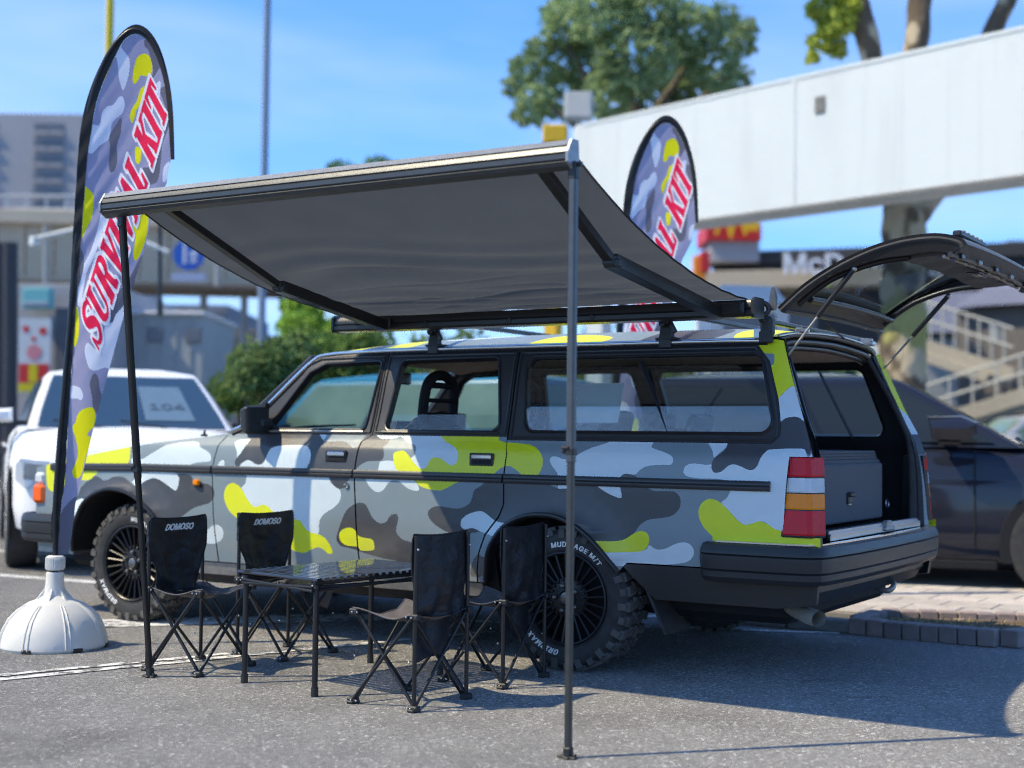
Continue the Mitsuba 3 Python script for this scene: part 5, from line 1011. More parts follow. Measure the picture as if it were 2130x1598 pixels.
def parked_car(label, cat_, pos, rear, paint, st, gh, wheels, wr, glass, mirror=None, extra=None, plate=True, grp='cars parked around the wagon', mdx=.24, msc=1.):
    """st: stations (x from the nose, half width, bottom, top); gh: greenhouse (x0, x1, half width, z) at the belt and at the roof."""
    k = thing('parked_car', label, cat_, grp); ex = np.array([rear[0], rear[1], 0.]); ex /= np.linalg.norm(ex); ey = np.array([-ex[1], ex[0], 0.])
    M = np.eye(4); M[:3, 0], M[:3, 1], M[:3, 3] = ex, ey, pos
    def add(par, nm, m, mt, sm=False):
        m = m.copy(); m.apply_transform(M); m.fix_normals() if m.is_watertight else None; return put(par, nm, m, mt, smooth=sm)
    rows = []
    for x, hw, zb, zt in st:
        r = [(hw*.86, zb), (hw*.97, zb+.06), (hw, zb+.30*(zt-zb)), (hw*.995, zb+.62*(zt-zb)), (hw*.965, zb+.84*(zt-zb)), (hw*.90, zt-.045), (hw*.78, zt-.012), (hw*.5, zt+.014), (0, zt+.026)]
        rows.append([(x, y, z) for y, z in r]+[(x, -y, z) for y, z in r[-2::-1]])
    add(k, 'body', loft(rows), paint, 40)
    (a0, a1, ah, az), (b0_, b1_, bh, bz_) = gh
    cr = .03
    rings = []
    for t in (0, .5, .88, .95, 1.0):
        s = t if t < 1 else 1.; x0, x1, h, z = a0+(b0_-a0)*s, a1+(b1_-a1)*s, ah+(bh-ah)*s**1.2, az+(bz_-az)*s
        if t == .95: x0 += .05; x1 -= .02; h -= .02; z += .012
        if t == 1.0: x0 += .42; x1 -= .30; h -= .24; z += .040
        rings.append([(x0, -h*.93, z), (x0+.07, -h, z), (x1-.10, -h, z), (x1, -h*.84, z), (x1, h*.84, z), (x1-.10, h, z), (x0+.07, h, z), (x0, h*.93, z)])
    add(k, 'cabin', loft(rings), paint, 35)
    def pt(f, s, t, off):                          # f: 'w' windscreen, 'r' rear, -1 / 1 sides; s along, t up
        x0, x1, h, z = a0+(b0_-a0)*t, a1+(b1_-a1)*t, ah+(bh-ah)*t**1.2, az+(bz_-az)*t
        if f == 'w': return (x0-off, -h*.93+2*h*.93*s, z+off*.4)
        if f == 'r': return (x1+off, -h*.84+2*h*.84*s, z)
        return (x0+.10+(x1-x0-.20)*s, f*(h+off), z)
    def pane(nm, f, s0, s1, t0, t1, sl0=0., sl1=0., mt=None):
        ts = np.linspace(t0, t1, 5); V = [pt(f, s, t, .012) for t in ts for s in (s0+sl0*(t-t0), s1+sl1*(t-t0))]; F = [q for i in range(4) for q in ([2*i, 2*i+1, 2*i+3], [2*i, 2*i+3, 2*i+2])]
        return add(k, nm, trimesh.Trimesh(V, F, process=False), mt or glass, False)
    pane('windscreen', 'w', .012, .988, .03, .90); pane('rear_window', 'r', .08, .92, .12, .86)
    for f in (-1, 1):
        for s0, s1 in ((.012, .372), (.382, .675), (.685, .985)): pane('side_window', f, s0, s1, .07, .86)
    for x in wheels:
        for sgn in (-1, 1):
            hw = max(s[1] for s in st)
            ty = revolve([(wr*.62, -.10), (wr*.95, -.105), (wr, -.08), (wr, .08), (wr*.95, .105), (wr*.62, .10)], 36, 'y', (x, sgn*(hw-.10), wr))
            kw = add(k, 'wheel', ty, 'rubber', 40)
            rm = [revolve([(0, .06), (wr*.16, .075), (wr*.2, .05)], 24, 'y'), revolve([(wr*.58, .098), (wr*.64, .100), (wr*.64, .02)], 36, 'y')]+[xf(cbox((wr*.36, .062, 0), (wr*.55, .03, .045), .01), None, 0, (0, 0, 0), 0, q*2*math.pi/6) for q in range(6)]
            rm = cat(rm); rm.vertices[:, 1] *= sgn; rm.apply_translation((x, sgn*(hw-.10), wr)); add(kw, 'rim', rm, 'dull_steel', 35)
            arch = revolve([(wr*1.04, -.30), (wr*1.17, -.30), (wr*1.17, .0), (wr*1.04, .0)], 36, 'y', (x, 0, wr)); ok = arch.vertices[:, 2] > .2
            disc = revolve([(0, .004), (wr*1.15, .004), (wr*1.17, 0)], 40, 'y'); disc.vertices[:, 1] *= sgn; disc.apply_translation((x, sgn*(hw+.0), wr)); disc.vertices[:, 2] = np.maximum(disc.vertices[:, 2], .22)
            add(kw, 'arch', disc, 'interior_black', 40)
            tr = ty.copy(); tr.apply_translation((0, sgn*.112, 0)); kw2 = add(kw, 'tyre_face', revolve([(wr*.60, .0), (wr*.80, .012), (wr*.97, .002)], 36, 'y', (0, 0, 0)).apply_transform(np.diag([1, sgn, 1, 1.])).apply_translation((x, sgn*(hw+.006), wr)), 'rubber', 40)
            rm2 = cat([revolve([(0, .014), (wr*.16, .016), (wr*.18, .006)], 24, 'y'), revolve([(wr*.55, .006), (wr*.60, .012), (wr*.62, .004)], 36, 'y')]+[xf(cbox((wr*.36, .008, 0), (wr*.50, .012, .05), .004), None, 0, (0, 0, 0), 0, q*2*math.pi/7) for q in range(7)])
            rm2.vertices[:, 1] *= sgn; rm2.apply_translation((x, sgn*(hw+.006), wr)); add(kw, 'rim_face', rm2, 'dull_steel', 30)
    # trim: sill, handles, lamps, grille, mirrors
    hw = max(s[1] for s in st); Lc = st[-1][0]
    for f in (-1, 1):
        add(k, 'sill', cbox((Lc*.5, f*hw*.955, st[3][2]+.02), (Lc*.45, .03, .06), .01), 'interior_black')
        for s in (.40, .62): add(k, 'door_handle', cbox((Lc*s+.25, f*(hw+.004), az-.14), (.16, .03, .03), .008), paint)
        xm = a0+mdx
        mk = add(k, 'door_mirror', hull([(xm+dx*msc+(.03 if dz > .12 else 0), f*(ah+.10+dy), az+dz*msc) for dx in (-.10, .06) for dy, dz in ((.0, .05), (.0, .16), (.17, .04), (.17, .15), (.22, .095))]+[(xm-.15*msc, f*(ah+.10+dy), az+dz*msc) for dy, dz in ((.03, .08), (.03, .13), (.16, .07), (.16, .12))]), paint, 40); add(mk, 'arm', cbox((xm, f*(ah+.09), az+.045), (.07, .20, .04), .01), 'black_plastic'); add(mk, 'under', hull([(xm+dx, f*(ah+.10+dy), az+dz) for dx in (-.095, .045) for dy, dz in ((.0, .05), (.17, .038), (.0, .02), (.15, .016))]), 'black_plastic')
        x1 = st[1][0]; None if extra else add(k, 'headlight', hull([(x1-.10, f*hw*.50, st[1][3]-.16), (x1-.06, f*hw*.52, st[1][3]-.05), (x1+.05, f*hw*.93, st[1][3]-.13), (x1+.14, f*hw*.95, st[1][3]-.02), (x1+.0, f*hw*.90, st[1][3]-.20), (x1+.2, f*hw*.9, st[1][3]-.1)]), 'clear_lens')
        add(k, 'tail_light', hull([(Lc-.02, f*hw*.65, az-.30), (Lc-.02, f*hw*.65, az-.12), (Lc-.25, f*hw*.975, az-.28), (Lc-.25, f*hw*.97, az-.12), (Lc-.05, f*hw*.88, az-.2)]), 'red_lens')
    xs_ = [s[0] for s in st]
    for xg in (a0+.32, (a0+Lc)*.5-.05, Lc-1.25):
        hw_, zb_, zt_ = (float(np.interp(xg, xs_, [s[i] for s in st])) for i in (1, 2, 3))
        for f in (-1, 1): add(k, 'door_gap', tube([(xg, f*hw_*q, zb_+(zt_-zb_)*t) for q, t in ((.985, .16), (1.0, .30), (.995, .62), (.975, .86), (.93, .95))], .007, 6), 'interior_black')
    add(k, 'grille', cbox((st[0][0]-.0, 0, .58), (.03, hw*1.0, .16), .01), 'black_satin'); add(k, 'lower_intake', cbox((st[0][0]+.02, 0, .33), (.06, hw*1.3, .12), .01), 'black_plastic')
    if plate: add(k, 'number_plate', cbox((st[0][0]-.02, 0, .44), (.02, .33, .165), .003), 'paper')
    add(k, 'underside', cbox((Lc*.5, 0, .20), (Lc*.8, hw*1.5, .10), .03), 'interior_black')
    for q in (-.25, .25): add(k, 'wiper', tube([(a0-.02, q, az+.02), (a0+.05, q+.35, az+.07)], .008, 6), 'black_satin')
    if extra: extra(k, add, pt, M)
    return k
def suv_extra(k, add, pt, M):
    V = [pt('w', s, t, .02) for s, t in ((.43, .14), (.16, .14), (.16, .72), (.43, .72))]
    # "104" card lying against the inside of the glass, lettering on it
    V = np.array(V); ks = add(k, 'price_card', trimesh.Trimesh(V, [[0, 1, 2], [0, 2, 3]], process=False), 'card_blue')
    m = meshkit.text_mesh('104', .13, .002, True); b = m.bounds; o = V[0]+(V[3]-V[0])*.30+(V[1]-V[0])*.14; eu = (V[1]-V[0]); eu /= np.linalg.norm(eu); ev = (V[3]-V[0]); ev /= np.linalg.norm(ev); nn = np.cross(eu, ev)
    v = m.vertices; s = .72*np.linalg.norm(V[1]-V[0])/(b[1, 0]-b[0, 0]); w_ = np.array([-1., 0, .5]); w_ /= np.linalg.norm(w_)
    m.vertices = o+(v[:, :1]-b[0, 0])*s*eu+v[:, 1:2]*eu.dot(eu)*s*ev+w_*(.004+v[:, 2:3]); add(ks, 'lettering', m, 'card_ink')
    lp = np.linalg.inv(M) @ np.array([-2.16, 1.15, .715, 1]); 
    for sg in (1, -1):
        c = np.array([lp[0], sg*abs(lp[1]), lp[2]]); c[0] = max(c[0], .06)
        hk = add(k, 'headlight', hull([c+np.array(q)*[1, sg, 1] for q in ((-.05, -.11, -.09), (-.05, -.09, .08), (.0, .10, .10), (.03, .13, -.05), (-.03, .06, -.11), (.2, .0, 0), (.02, .13, .06))]), 'clear_lens')
        add(hk, 'lens', hull([c+np.array(q)*[1, sg, 1] for q in ((-.062, -.075, -.06), (-.062, -.06, .055), (-.02, .075, .07), (-.02, .08, -.04), (.1, 0, 0))]), 'dull_steel')
mat('card_blue', (.11, .18, .26), .5, .4); mat('card_ink', (.05, .09, .14), .6, .3)
p0 = at(312, 905, 9.9); p0[2] = 0
parked_car('white SUV with a 104 card behind its windscreen, left of the wagon nose', 'car', p0, HF*.935-HR*.355, 'paint_white',
    [(0, .68, .32, .72), (.10, .82, .27, .86), (.32, .89, .26, .95), (1.0, .91, .26, 1.01), (1.5, .915, .26, 1.05), (3.6, .915, .28, 1.06), (4.3, .88, .30, 1.04), (4.62, .80, .36, .95)],
    ((1.10, 4.45, .79, 1.02), (2.05, 4.05, .605, 1.51)), (.86, 3.62), .35, 'glass_blue', extra=suv_extra)
parked_car('dark navy saloon parked behind the wagon with its near mirror showing', 'car', np.array([4.583, 5.309, 0]), (-.973, -.230), 'paint_dark',
    [(0, .68, .26, .66), (.12, .82, .20, .76), (.4, .89, .18, .86), (1.1, .91, .18, .96), (1.5, .912, .18, .99), (3.5, .912, .20, 1.01), (4.3, .88, .22, 1.02), (4.72, .78, .32, .96)],
    ((1.12, 4.45, .82, .965), (1.95, 3.70, .60, 1.44)), (.90, 3.62), .335, 'car_glass', mdx=.50, msc=1.3)
parked_car('teal boxy small car beyond the wagon, seen through its front windows', 'car', np.array([-3.95, 5.1, 0]), (1, 0), 'paint_teal',
    [(0, .66, .34, .80), (.10, .78, .28, .92), (.3, .82, .26, 1.0), (1.0, .83, .26, 1.03), (1.4, .83, .26, 1.05), (3.2, .83, .28, 1.05), (3.6, .82, .30, 1.04), (3.85, .76, .36, .98)],
    ((1.05, 3.80, .79, 1.03), (1.48, 3.68, .66, 1.50)), (.72, 3.10), .34, 'glass_green')
# ------------------------------------------------------------------ trees
mat('bark', mikit.proc(lambda p, n, uv: mix((.20, .175, .13), (.09, .075, .06), fbm(p.x*5, p.y*5, p.z*2.2, 4))*(.75+.5*noise(p.x*18, p.y*18, p.z*5))), .92, .15, bump=mikit.proc(lambda p, n, uv: fbm(p.x*12, p.y*12, p.z*4, 4)), bscale=.03)
mat('bark_lichen', mikit.proc(lambda p, n, uv: mix(mix((.50, .42, .29), (.13, .10, .07), sst(.44, .58, fbm(p.x*3.2, p.y*3.2, p.z*2.0, 4))), (.31, .30, .11), sst(.50, .62, fbm(p.x*2.6+4, p.y*2.6, p.z*1.5, 3))*sst(4.4, 2.2, p.z))), .92, .15, bump=mikit.proc(lambda p, n, uv: fbm(p.x*12, p.y*12, p.z*4, 4)), bscale=.03)
def leafmat(k, c):
    scene[k] = {'type': 'principledthin', 'base_color': tint(c, .45, 1.3), 'roughness': .6, 'diff_trans': .7, 'spec_trans': 0., 'eta': 1.4}
leafmat('leaf_dark', (.30, .40, .20)); leafmat('leaf_mid', (.17, .27, .08)); leafmat('leaf_bright', (.28, .44, .08)); leafmat('leaf_yellow', (.42, .48, .09)); leafmat('leaf_bush', (.15, .22, .085))
def crown(clumps, n, leaf, seed, flat=.7):
    """Leaf quads in clumps (centre, radius); each clump is an uneven ball with most leaves near its skin."""
    r = np.random.default_rng(seed); C = np.array([c for c, q in clumps]); Q = np.array([q for c, q in clumps]); w = Q**2; w = w/w.sum()
    i = r.choice(len(Q), n, p=w); d = r.normal(size=(n, 3)); d /= np.linalg.norm(d, axis=1, keepdims=True)
    rad = Q[i]*r.uniform(.35, 1., n)**.45*(.7+.55*meshkit.noise(d*2.3+i[:, None]*3.1, seed))
    P = C[i]+d*rad[:, None]*[1, 1, flat]
    a = r.normal(size=(n, 3))+[0, 0, .6]; a /= np.linalg.norm(a, axis=1, keepdims=True); t = np.cross(a, r.normal(size=(n, 3))); t /= np.linalg.norm(t, axis=1, keepdims=True); b = np.cross(a, t)
    s = leaf*r.uniform(.6, 1.4, n)[:, None]
    V = np.stack([P-t*s, P-b*s*.45, P+t*s, P+b*s*.45], 1).reshape(-1, 3); k = np.arange(n)*4
    return trimesh.Trimesh(V, np.vstack([np.c_[k, k+1, k+2], np.c_[k, k+2, k+3]]), process=False)
def clumps_of(c, R, n, seed, r0=.35, squash=.8):
    r = np.random.default_rng(seed); out = []
    for _ in range(n):
        d = r.normal(size=3); d /= np.linalg.norm(d); out.append((np.asarray(c)+d*np.asarray(R)*r.uniform(.25, 1.)*[1, 1, squash], np.mean(R)*r0*r.uniform(.6, 1.3)))
    return out
def limbs(paths, key, parent, name='trunk', n=9):
    for i, (P, r0, r1) in enumerate(paths):
        c = crom(P, 9, closed=False); m = tube(c, np.linspace(r0, r1, len(c)), n); q = m.vertices; m.vertices = q+(np.stack([meshkit.fbm(q*2.6+7*j, 3, j) for j in range(3)], -1)-.5)*r0*.55*[1, 1, 0]; put(parent, name if i == 0 else 'limb', m, key, smooth=60)
def tree(label, base, H, R, crown_c, n, leaf, lm, seed, cl=26, r0=.34, trunk_r=.25, bark='bark', grp='trees behind the car park'):
    k = thing('tree', label, 'tree', grp); b = np.array(base, float); c = np.array(crown_c, float)
    r = np.random.default_rng(seed+50); paths = [([b, b+(c-b)*.4+r.normal(0, .1, 3), c-[0, 0, R[2]*.2]], trunk_r, trunk_r*.45)]; cs = clumps_of(c, R, cl, seed, r0)
    for q, rr in cs[:9]: paths.append(([b+(c-b)*r.uniform(.45, .8), (b+(c-b)*.8+q)/2, q], trunk_r*.35, trunk_r*.08))
    limbs(paths, bark, k)
    put(k, 'crown', crown(cs, n, leaf, seed), lm)
    return k
def ground_below(u, d): q = at(u, 905, d); q[2] = 0; return q
# the large dark tree above the awning
c_ = at(1310, 105, 32); b_ = ground_below(1330, 32)
BT = thing('tree', 'large dark green tree rising behind the left end of the white beam', 'tree', 'trees behind the car park')
cs = []
for u, v, q in ((1180, 60, .95), (1260, 30, 1.0), (1350, 25, 1.1), (1440, 60, 1.0), (1500, 40, .7), (1540, 90, .45), (1130, 110, .7), (1090, 150, .5), (1070, 180, .35), (1110, 215, .55), (1160, 190, .8), (1230, 130, 1.0), (1320, 120, 1.2), (1410, 130, 1.1), (1480, 140, .9), (1530, 165, .55), (1260, 200, .9), (1350, 200, 1.0), (1440, 190, .8), (1290, -30, 1.0), (1380, -40, 1.0), (1200, -10, .7), (1160, 30, .5), (1120, 240, .4), (1080, 245, .3), (1555, 60, .3)):
    cs.append((at(u, v, 32+rng.uniform(-1.6, 1.6)), q*rng.uniform(.62, .88)))
limbs([([b_, at(1325, 500, 32), at(1315, 220, 32)], .34, .20), ([at(1318, 330, 32), at(1240, 200, 32), at(1180, 90, 32)], .14, .04), ([at(1318, 300, 32), at(1400, 180, 32), at(1460, 80, 32)], .14, .04), ([at(1315, 240, 32), at(1300, 100, 32), at(1330, 0, 32)], .14, .04), ([at(1318, 340, 32), at(1180, 250, 32), at(1100, 170, 32)], .10, .03), ([at(1318, 320, 32), at(1450, 210, 32), at(1530, 150, 32)], .10, .03)], 'bark', BT)
put(BT, 'crown', crown(cs, 9500, .125, 11, .95), 'leaf_dark')
# the lichen-covered tree on the right
RT = thing('tree', 'tall tree with thick lichened trunk behind the raised tailgate and white beam', 'tree', 'trees behind the car park'); D = 19.
g0 = ground_below(1878, D)
limbs([([g0, at(1880, 900, D), at(1878, 700, D), at(1880, 500, D), at(1872, 380, D)], .33, .27), ([at(1872, 420, D), at(1850, 250, D), at(1805, 90, D), at(1770, -60, D)], .20, .13), ([at(1880, 480, D), at(1930, 420, D), at(1985, 330, D), at(2060, 80, D), at(2120, -60, D)], .17, .12), ([at(1872, 400, D), at(1890, 240, D), at(1910, 60, D), at(1920, -80, D)], .20, .14), ([at(1800, 80, D), at(1740, 40, D), at(1700, 20, D)], .06, .02)], 'bark_lichen', RT, n=16)
cs = [(at(u, v, D+rng.uniform(-.4, .4)), q) for u, v, q in ((1712, 18, .24), (1745, 45, .22), (1705, 85, .15), (1738, 98, .16), (1765, 10, .16), (1690, 122, .10), (1735, -40, .3), (1640, -80, .3), (1950, -150, .4), (2080, -170, .4), (1722, 62, .16))]
put(RT, 'crown', crown(cs, 2600, .085, 12, .95), 'leaf_yellow')
tree('bright green tree behind the bridge, its top showing over the awning edge', ground_below(632, 42), 9, (.75, 1.0, .8), at(632, 392, 42), 1500, .12, 'leaf_bright', 21, cl=14)
tree('green tree top showing over the middle of the awning', ground_below(745, 46), 10, (1.9, 1.9, 1.5), at(745, 398, 46), 2400, .14, 'leaf_mid', 22, cl=16)
tree('bright green tree between the wagon roof and the awning case', ground_below(675, 24), 4, (1.0, 1.0, .9), at(675, 690, 24), 3600, .10, 'leaf_bright', 23, cl=16)
def bush(label, u, v, d, R, n, leaf, lm, seed, cl=22):
    k = thing('bush', label, 'bush', 'bushes behind the parked cars'); c = at(u, v, d); cs = clumps_of(c, R, cl, seed, .42, 1.)
    g_ = c.copy(); g_[2] = 0; limbs([([g_, (g_+c)/2, c], .05, .02)]+[([g_+[.1*j, 0, 0], (g_+q)/2, q], .03, .01) for j, (q, _) in enumerate(cs[:6])], 'bark', k, 'stem', 7)
    put(k, 'foliage', crown(cs, n, leaf, seed, 1.), lm)
bush('rounded bush with glossy leaves behind the bonnet of the wagon', 578, 775, 15.0, (.50, .5, .36), 3600, .055, 'leaf_bush', 31)
bush('lower bush with yellowish leaves between the white SUV and the windscreen', 505, 800, 15.6, (.34, .4, .32), 2200, .05, 'leaf_mid', 32)
bush('tall green hedge bush seen through the windscreen above the teal car', 730, 770, 16.0, (1.0, .5, .35), 5200, .06, 'leaf_mid', 33, cl=26)
bush('dense green shrub behind the teal car', 800, 830, 17, (1.8, .4, .6), 5000, .07, 'leaf_bush', 34, cl=30)

# ------------------------------------------------------------------ white beam across the top right, with its lamp and yellow block
mat('beam_white', mikit.proc(lambda p, n, uv: mix((.62, .665, .67), (.575, .615, .62), sst(.45, .75, fbm(p.x*2.1+p.y*2.1, 0., p.z*.25, 4)))*(1-.06*sst(.6, .85, fbm(p.x*14+p.y*14, 2., p.z*.4, 3)))), .55, .3)
a_, b_ = at(1192, 262, 21.8), at(2700, -90, 14.09); a2, b2 = at(1192, 502, 21.8), at(2700, 281, 14.09)
zt, zb = a_[2], a2[2]
d_ = np.array([b_[0]-a_[0], b_[1]-a_[1], 0]); Lb = np.linalg.norm(d_); d_ /= Lb; nb = np.array([-d_[1], d_[0], 0])
WB = thing('white_beam', 'long white painted steel beam crossing the sky at the upper right', 'beam')
pb = rpoly([(0, zb), (Lb, zb), (Lb, zt), (0, zt)], .10)
put(WB, 'girder', prism(pb, -.5, 0, (np.array([a_[0], a_[1], 0]), d_, (0, 0, 1), -nb)), 'beam_white', smooth=30)
put(WB, 'edge_strip', bar(np.array([a_[0], a_[1], zt-.03])+d_*.2-nb*.008, np.array([a_[0], a_[1], zt-.03])+d_*Lb-nb*.008, .012, .05), 'beam_white'); put(WB, 'edge_strip', bar(np.array([a_[0], a_[1], zb+.03])+d_*.2-nb*.008, np.array([a_[0], a_[1], zb+.03])+d_*Lb-nb*.008, .012, .05), 'concrete')
for s in (4.2, 8.4, 12.6): put(WB, 'joint_strip', bar(np.array([a_[0], a_[1], zb+.05])+d_*s-nb*.006, np.array([a_[0], a_[1], zt-.05])+d_*s-nb*.006, .012, .05, d_), 'beam_white')
hp_ = at(1641, 200, 17.9)
s_ = (hp_-np.array([a_[0], a_[1], hp_[2]]))@d_; hq = np.array([a_[0], a_[1], hp_[2]])+d_*s_
put(WB, 'cover_plate', bar(hq-d_*.075-nb*.012, hq+d_*.075-nb*.012, .024, .22), 'concrete')
for s in (3., Lb-.6): put(WB, 'post', cbox(np.array([a_[0], a_[1], zb/2])+d_*s+nb*.3, (.35, .35, zb), .02), 'beam_white') if s > 5 else None
put(WB, 'post', cbox(np.array([a_[0], a_[1], zb/2])+d_*.35+nb*.26, (.30, .30, zb), .02), 'beam_white')
FLm = thing('floodlight', 'grey floodlight on the left end of the white beam', 'floodlight'); c_ = at(1204, 222, 22.2)
mat('floodlight_grey', (.30, .33, .35), .5, .4); mat('yellow_paint', (.62, .40, .02), .5, .4); mat('yellow_pole', (.60, .50, .03), .45, .4)
put(FLm, 'housing', xf(cbox((0, 0, 0), (.46, .16, .50), .04), None, .45, c_, -.3), 'floodlight_grey'); put(FLm, 'bracket', bar(c_+[0, 0, -.2], c_+[0, 0, -.55], .08, .08, (1, 0, 0)), 'floodlight_grey')
c_ = at(1155, 283, 22.4); c2 = c_.copy(); c2[2] = 0
YB = thing('yellow_post', 'yellow square post standing by the left end of the white beam', 'post'); put(YB, 'head', xf(cbox((0, 0, 0), (.40, .40, .30), .03), None, .5, c_), 'yellow_paint'); put(YB, 'shaft', bar(c2, c_-[0, 0, .14], .22, .22, (1, 0, 0)), 'yellow_paint')
# ------------------------------------------------------------------ poles
mat('pole_blue', (.19, .26, .36), .5, .4); mat('pole_white', (.62, .66, .66), .5, .4)
g1 = ground_below(540, 28); single('lamp_post', 'tall slim blue-grey lamp post rising behind the awning', 'lamp post', tube([g1, g1+[0, 0, 3.0], g1+[0, 0, 5.], g1+[0, 0, 13.]], [.085, .08, .075, .07], 14), 'pole_blue', 50)
g1 = ground_below(209, 19); YP = thing('mast', 'yellow mast with white side arms behind the tall flag', 'mast')
put(YP, 'shaft', tube([g1, g1+[0, 0, 4], g1+[0, 0, 9]], [.07, .06, .055], 12), 'yellow_pole', smooth=50)
for u in (62, 350): put(YP, 'arm', tube([at(209, 465, 19), at(u, 500 if u < 100 else 525, 19)], .035, 8), 'pole_white', smooth=50)
put(YP, 'fitting', cbox(at(72, 503, 19), (.12, .12, .14), .02), 'pole_white')
put(YP, 'hanging_pipe', cat([tube([at(333, 338, 19), at(333, 500, 19), at(333, 640, 19)], .030, 10), tube([at(333, 625, 19), at(333, 655, 19)], .042, 10)]), 'black_satin', smooth=50)
# ------------------------------------------------------------------ elevated roadway on the left
mat('bridge_concrete', tint((.60, .51, .38), .12, .9), .85, .2); mat('bridge_dark', (.16, .14, .12), .8, .2); mat('far_grey', tint((.34, .35, .38), .08, .4), .8, .2); mat('far_blue', tint((.17, .20, .25), .1, .6), .7, .3); mat('panel_grey', tint((.34, .37, .38), .08, .7), .7, .3)
mat('rail_pale', (.50, .52, .52), .5, .4); mat('sign_blue', (.012, .09, .44), .5, .4); mat('sign_white', (.62, .66, .72), .5, .4); mat('far_window', (.13, .14, .165), .25, .5); mat('far_white', (.62, .63, .65), .7, .3); mat('far_beige', tint((.40, .35, .28), .1, .7), .85, .2); mat('far_brown', tint((.13, .12, .115), .1, .7), .8, .2); mat('roof_slate', tint((.13, .14, .19), .12, 1.2), .7, .3)
def slab(p, q, z0, z1, th):                        # upright slab between two ground points, th thick towards the back
    p, q = np.array([p[0], p[1], 0.]), np.array([q[0], q[1], 0.]); L = np.linalg.norm(q-p); d = (q-p)/L; n = np.array([-d[1], d[0], 0]); n = n if n@HF > 0 else -n
    M = np.eye(4); M[:3, 0], M[:3, 1], M[:3, 2], M[:3, 3] = d, n, [0, 0, 1], p+[0, 0, (z0+z1)/2]
    m = cbox((L/2, th/2, 0), (L, th, z1-z0), .02); m.apply_transform(M); m.fix_normals(); return m
def zat(v, d): return at(1065, v, d)[2]
EB = thing('elevated_road', 'beige concrete elevated roadway crossing behind the tall flag', 'bridge'); D = 36.
put(EB, 'girder', slab(at(-260, 905, D), at(640, 905, D+1.5), zat(588, D), zat(470, D), 2), 'bridge_concrete'); put(EB, 'parapet', slab(at(-260, 905, D-.25), at(640, 905, D+1.2), zat(470, D), zat(440, D), .3), 'bridge_concrete')
put(EB, 'soffit_edge', slab(at(-260, 905, D-.15), at(640, 905, D+1.3), zat(600, D), zat(588, D), 2.2), 'bridge_dark')
for u in (20, 415, 500): put(EB, 'column', slab(at(u-5, 905, D+2), at(u+5, 905, D+2), 0, zat(596, D+2), .4), 'panel_grey')
for i in range(14): put(EB, 'joint', slab(at(-200+60*i, 905, D-.03+.1*i/14), at(-196+60*i, 905, D-.03+.1*i/14), zat(586, D), zat(472, D), .06), 'bridge_dark')
ra, rb2 = at(-260, 436, D), at(640, 436, D+1.5); put(EB, 'guard_rail', cat([tube([ra+UP*h, rb2+UP*h], .04, 8) for h in (.0, .35)]), 'rail_pale')
for i in range(22): q = ra+(rb2-ra)*(i+.5)/22; put(EB, 'rail_post', tube([q-UP*.12, q+UP*.37], .035, 6), 'rail_pale')
for u in (95, 452): put(EB, 'drain_pipe', tube([at(u, 470, D-.2), at(u, 596, D-.2)], .06, 8), 'panel_grey')
RS = thing('road_sign', 'round blue road sign with white pictogram on the elevated roadway', 'sign'); c_ = at(393, 530, D-.6)
Mface = (c_, HR, UP, -HF)
put(RS, 'disc', prism(Point(0, 0).buffer(.40, 32), 0, .04, Mface), 'sign_blue')
put(RS, 'symbol', prism(unary_union([sbox(-.13, -.24, -.06, .20), Point(-.095, .27).buffer(.05), sbox(.05, -.2, .2, -.12), sbox(.06, -.06, .22, .02), stroke([(.02, .0), (.28, .16)], .05)]), .045, .055, Mface), 'sign_white')
mat('sign_plate', (.30, .36, .52), .5, .4); put(RS, 'plate', prism(sbox(-.42, -.68, .42, -.47), 0, .04, Mface), 'sign_plate')
# ------------------------------------------------------------------ buildings on the left
def tower(label, u0, u1, vt, d, mt, deep, cols, vr, name='building'):
    k = thing(name, label, 'building', 'buildings in the distance'); p, q = at(u0, 905, d), at(u1, 905, d); H = zat(vt, d)
    put(k, 'wall', slab(p, q, 0, H, deep), mt)
    e = np.array([q[0]-p[0], q[1]-p[1], 0.]); Lw = np.linalg.norm(e); e /= Lw
    for (ua, ub) in cols:
        for (va, vb) in vr:
            z0, z1 = zat(vb, d), zat(va, d); a = np.array([p[0], p[1], 0])+e*Lw*(ua-u0)/(u1-u0); b = np.array([p[0], p[1], 0])+e*Lw*(ub-u0)/(u1-u0)
            w = put(k, 'window', slab(a-HF*.03, b-HF*.03, z0, z1, .10), 'far_window'); put(w, 'sill', slab(a-HF*.16, b-HF*.16, z0-.12, z0+.02, .2), mt)
    return k
tower('grey office tower with stacked balconies behind the tall flag', -260, 158, 242, 62, 'far_grey', 14, [(55, 88), (90, 120), (-60, -20), (-150, -100)], [(262+34*i, 282+34*i) for i in range(6)])
tower('low blue-grey building beyond the elevated roadway', 240, 470, 640, 48, 'far_blue', 8, [(290, 320), (340, 370), (390, 420), (440, 462)], [(652, 668), (690, 706)])
PBx = thing('equipment_container', 'plain grey panelled container beyond the white SUV', 'container'); D = 27.
put(PBx, 'box', slab(at(225, 905, D), at(418, 905, D), 0, zat(660, D), 3), 'panel_grey')
for u in range(240, 418, 30): put(PBx, 'rib', slab(at(u, 905, D-.03), at(u+3, 905, D-.03), .1, zat(662, D), .05), 'panel_grey')
tower('pale house with a slate roof between lamp post and bush', 430, 530, 690, 40, 'far_blue', 6, [(440, 462), (480, 505)], [(705, 735), (755, 785)])
for i_, (u, h_) in enumerate(((300, 640), (380, 628))): put(PBx, 'vent', slab(at(u, 905, D-.05), at(u+34, 905, D-.05), zat(720, D), zat(690, D), .05), 'far_window')
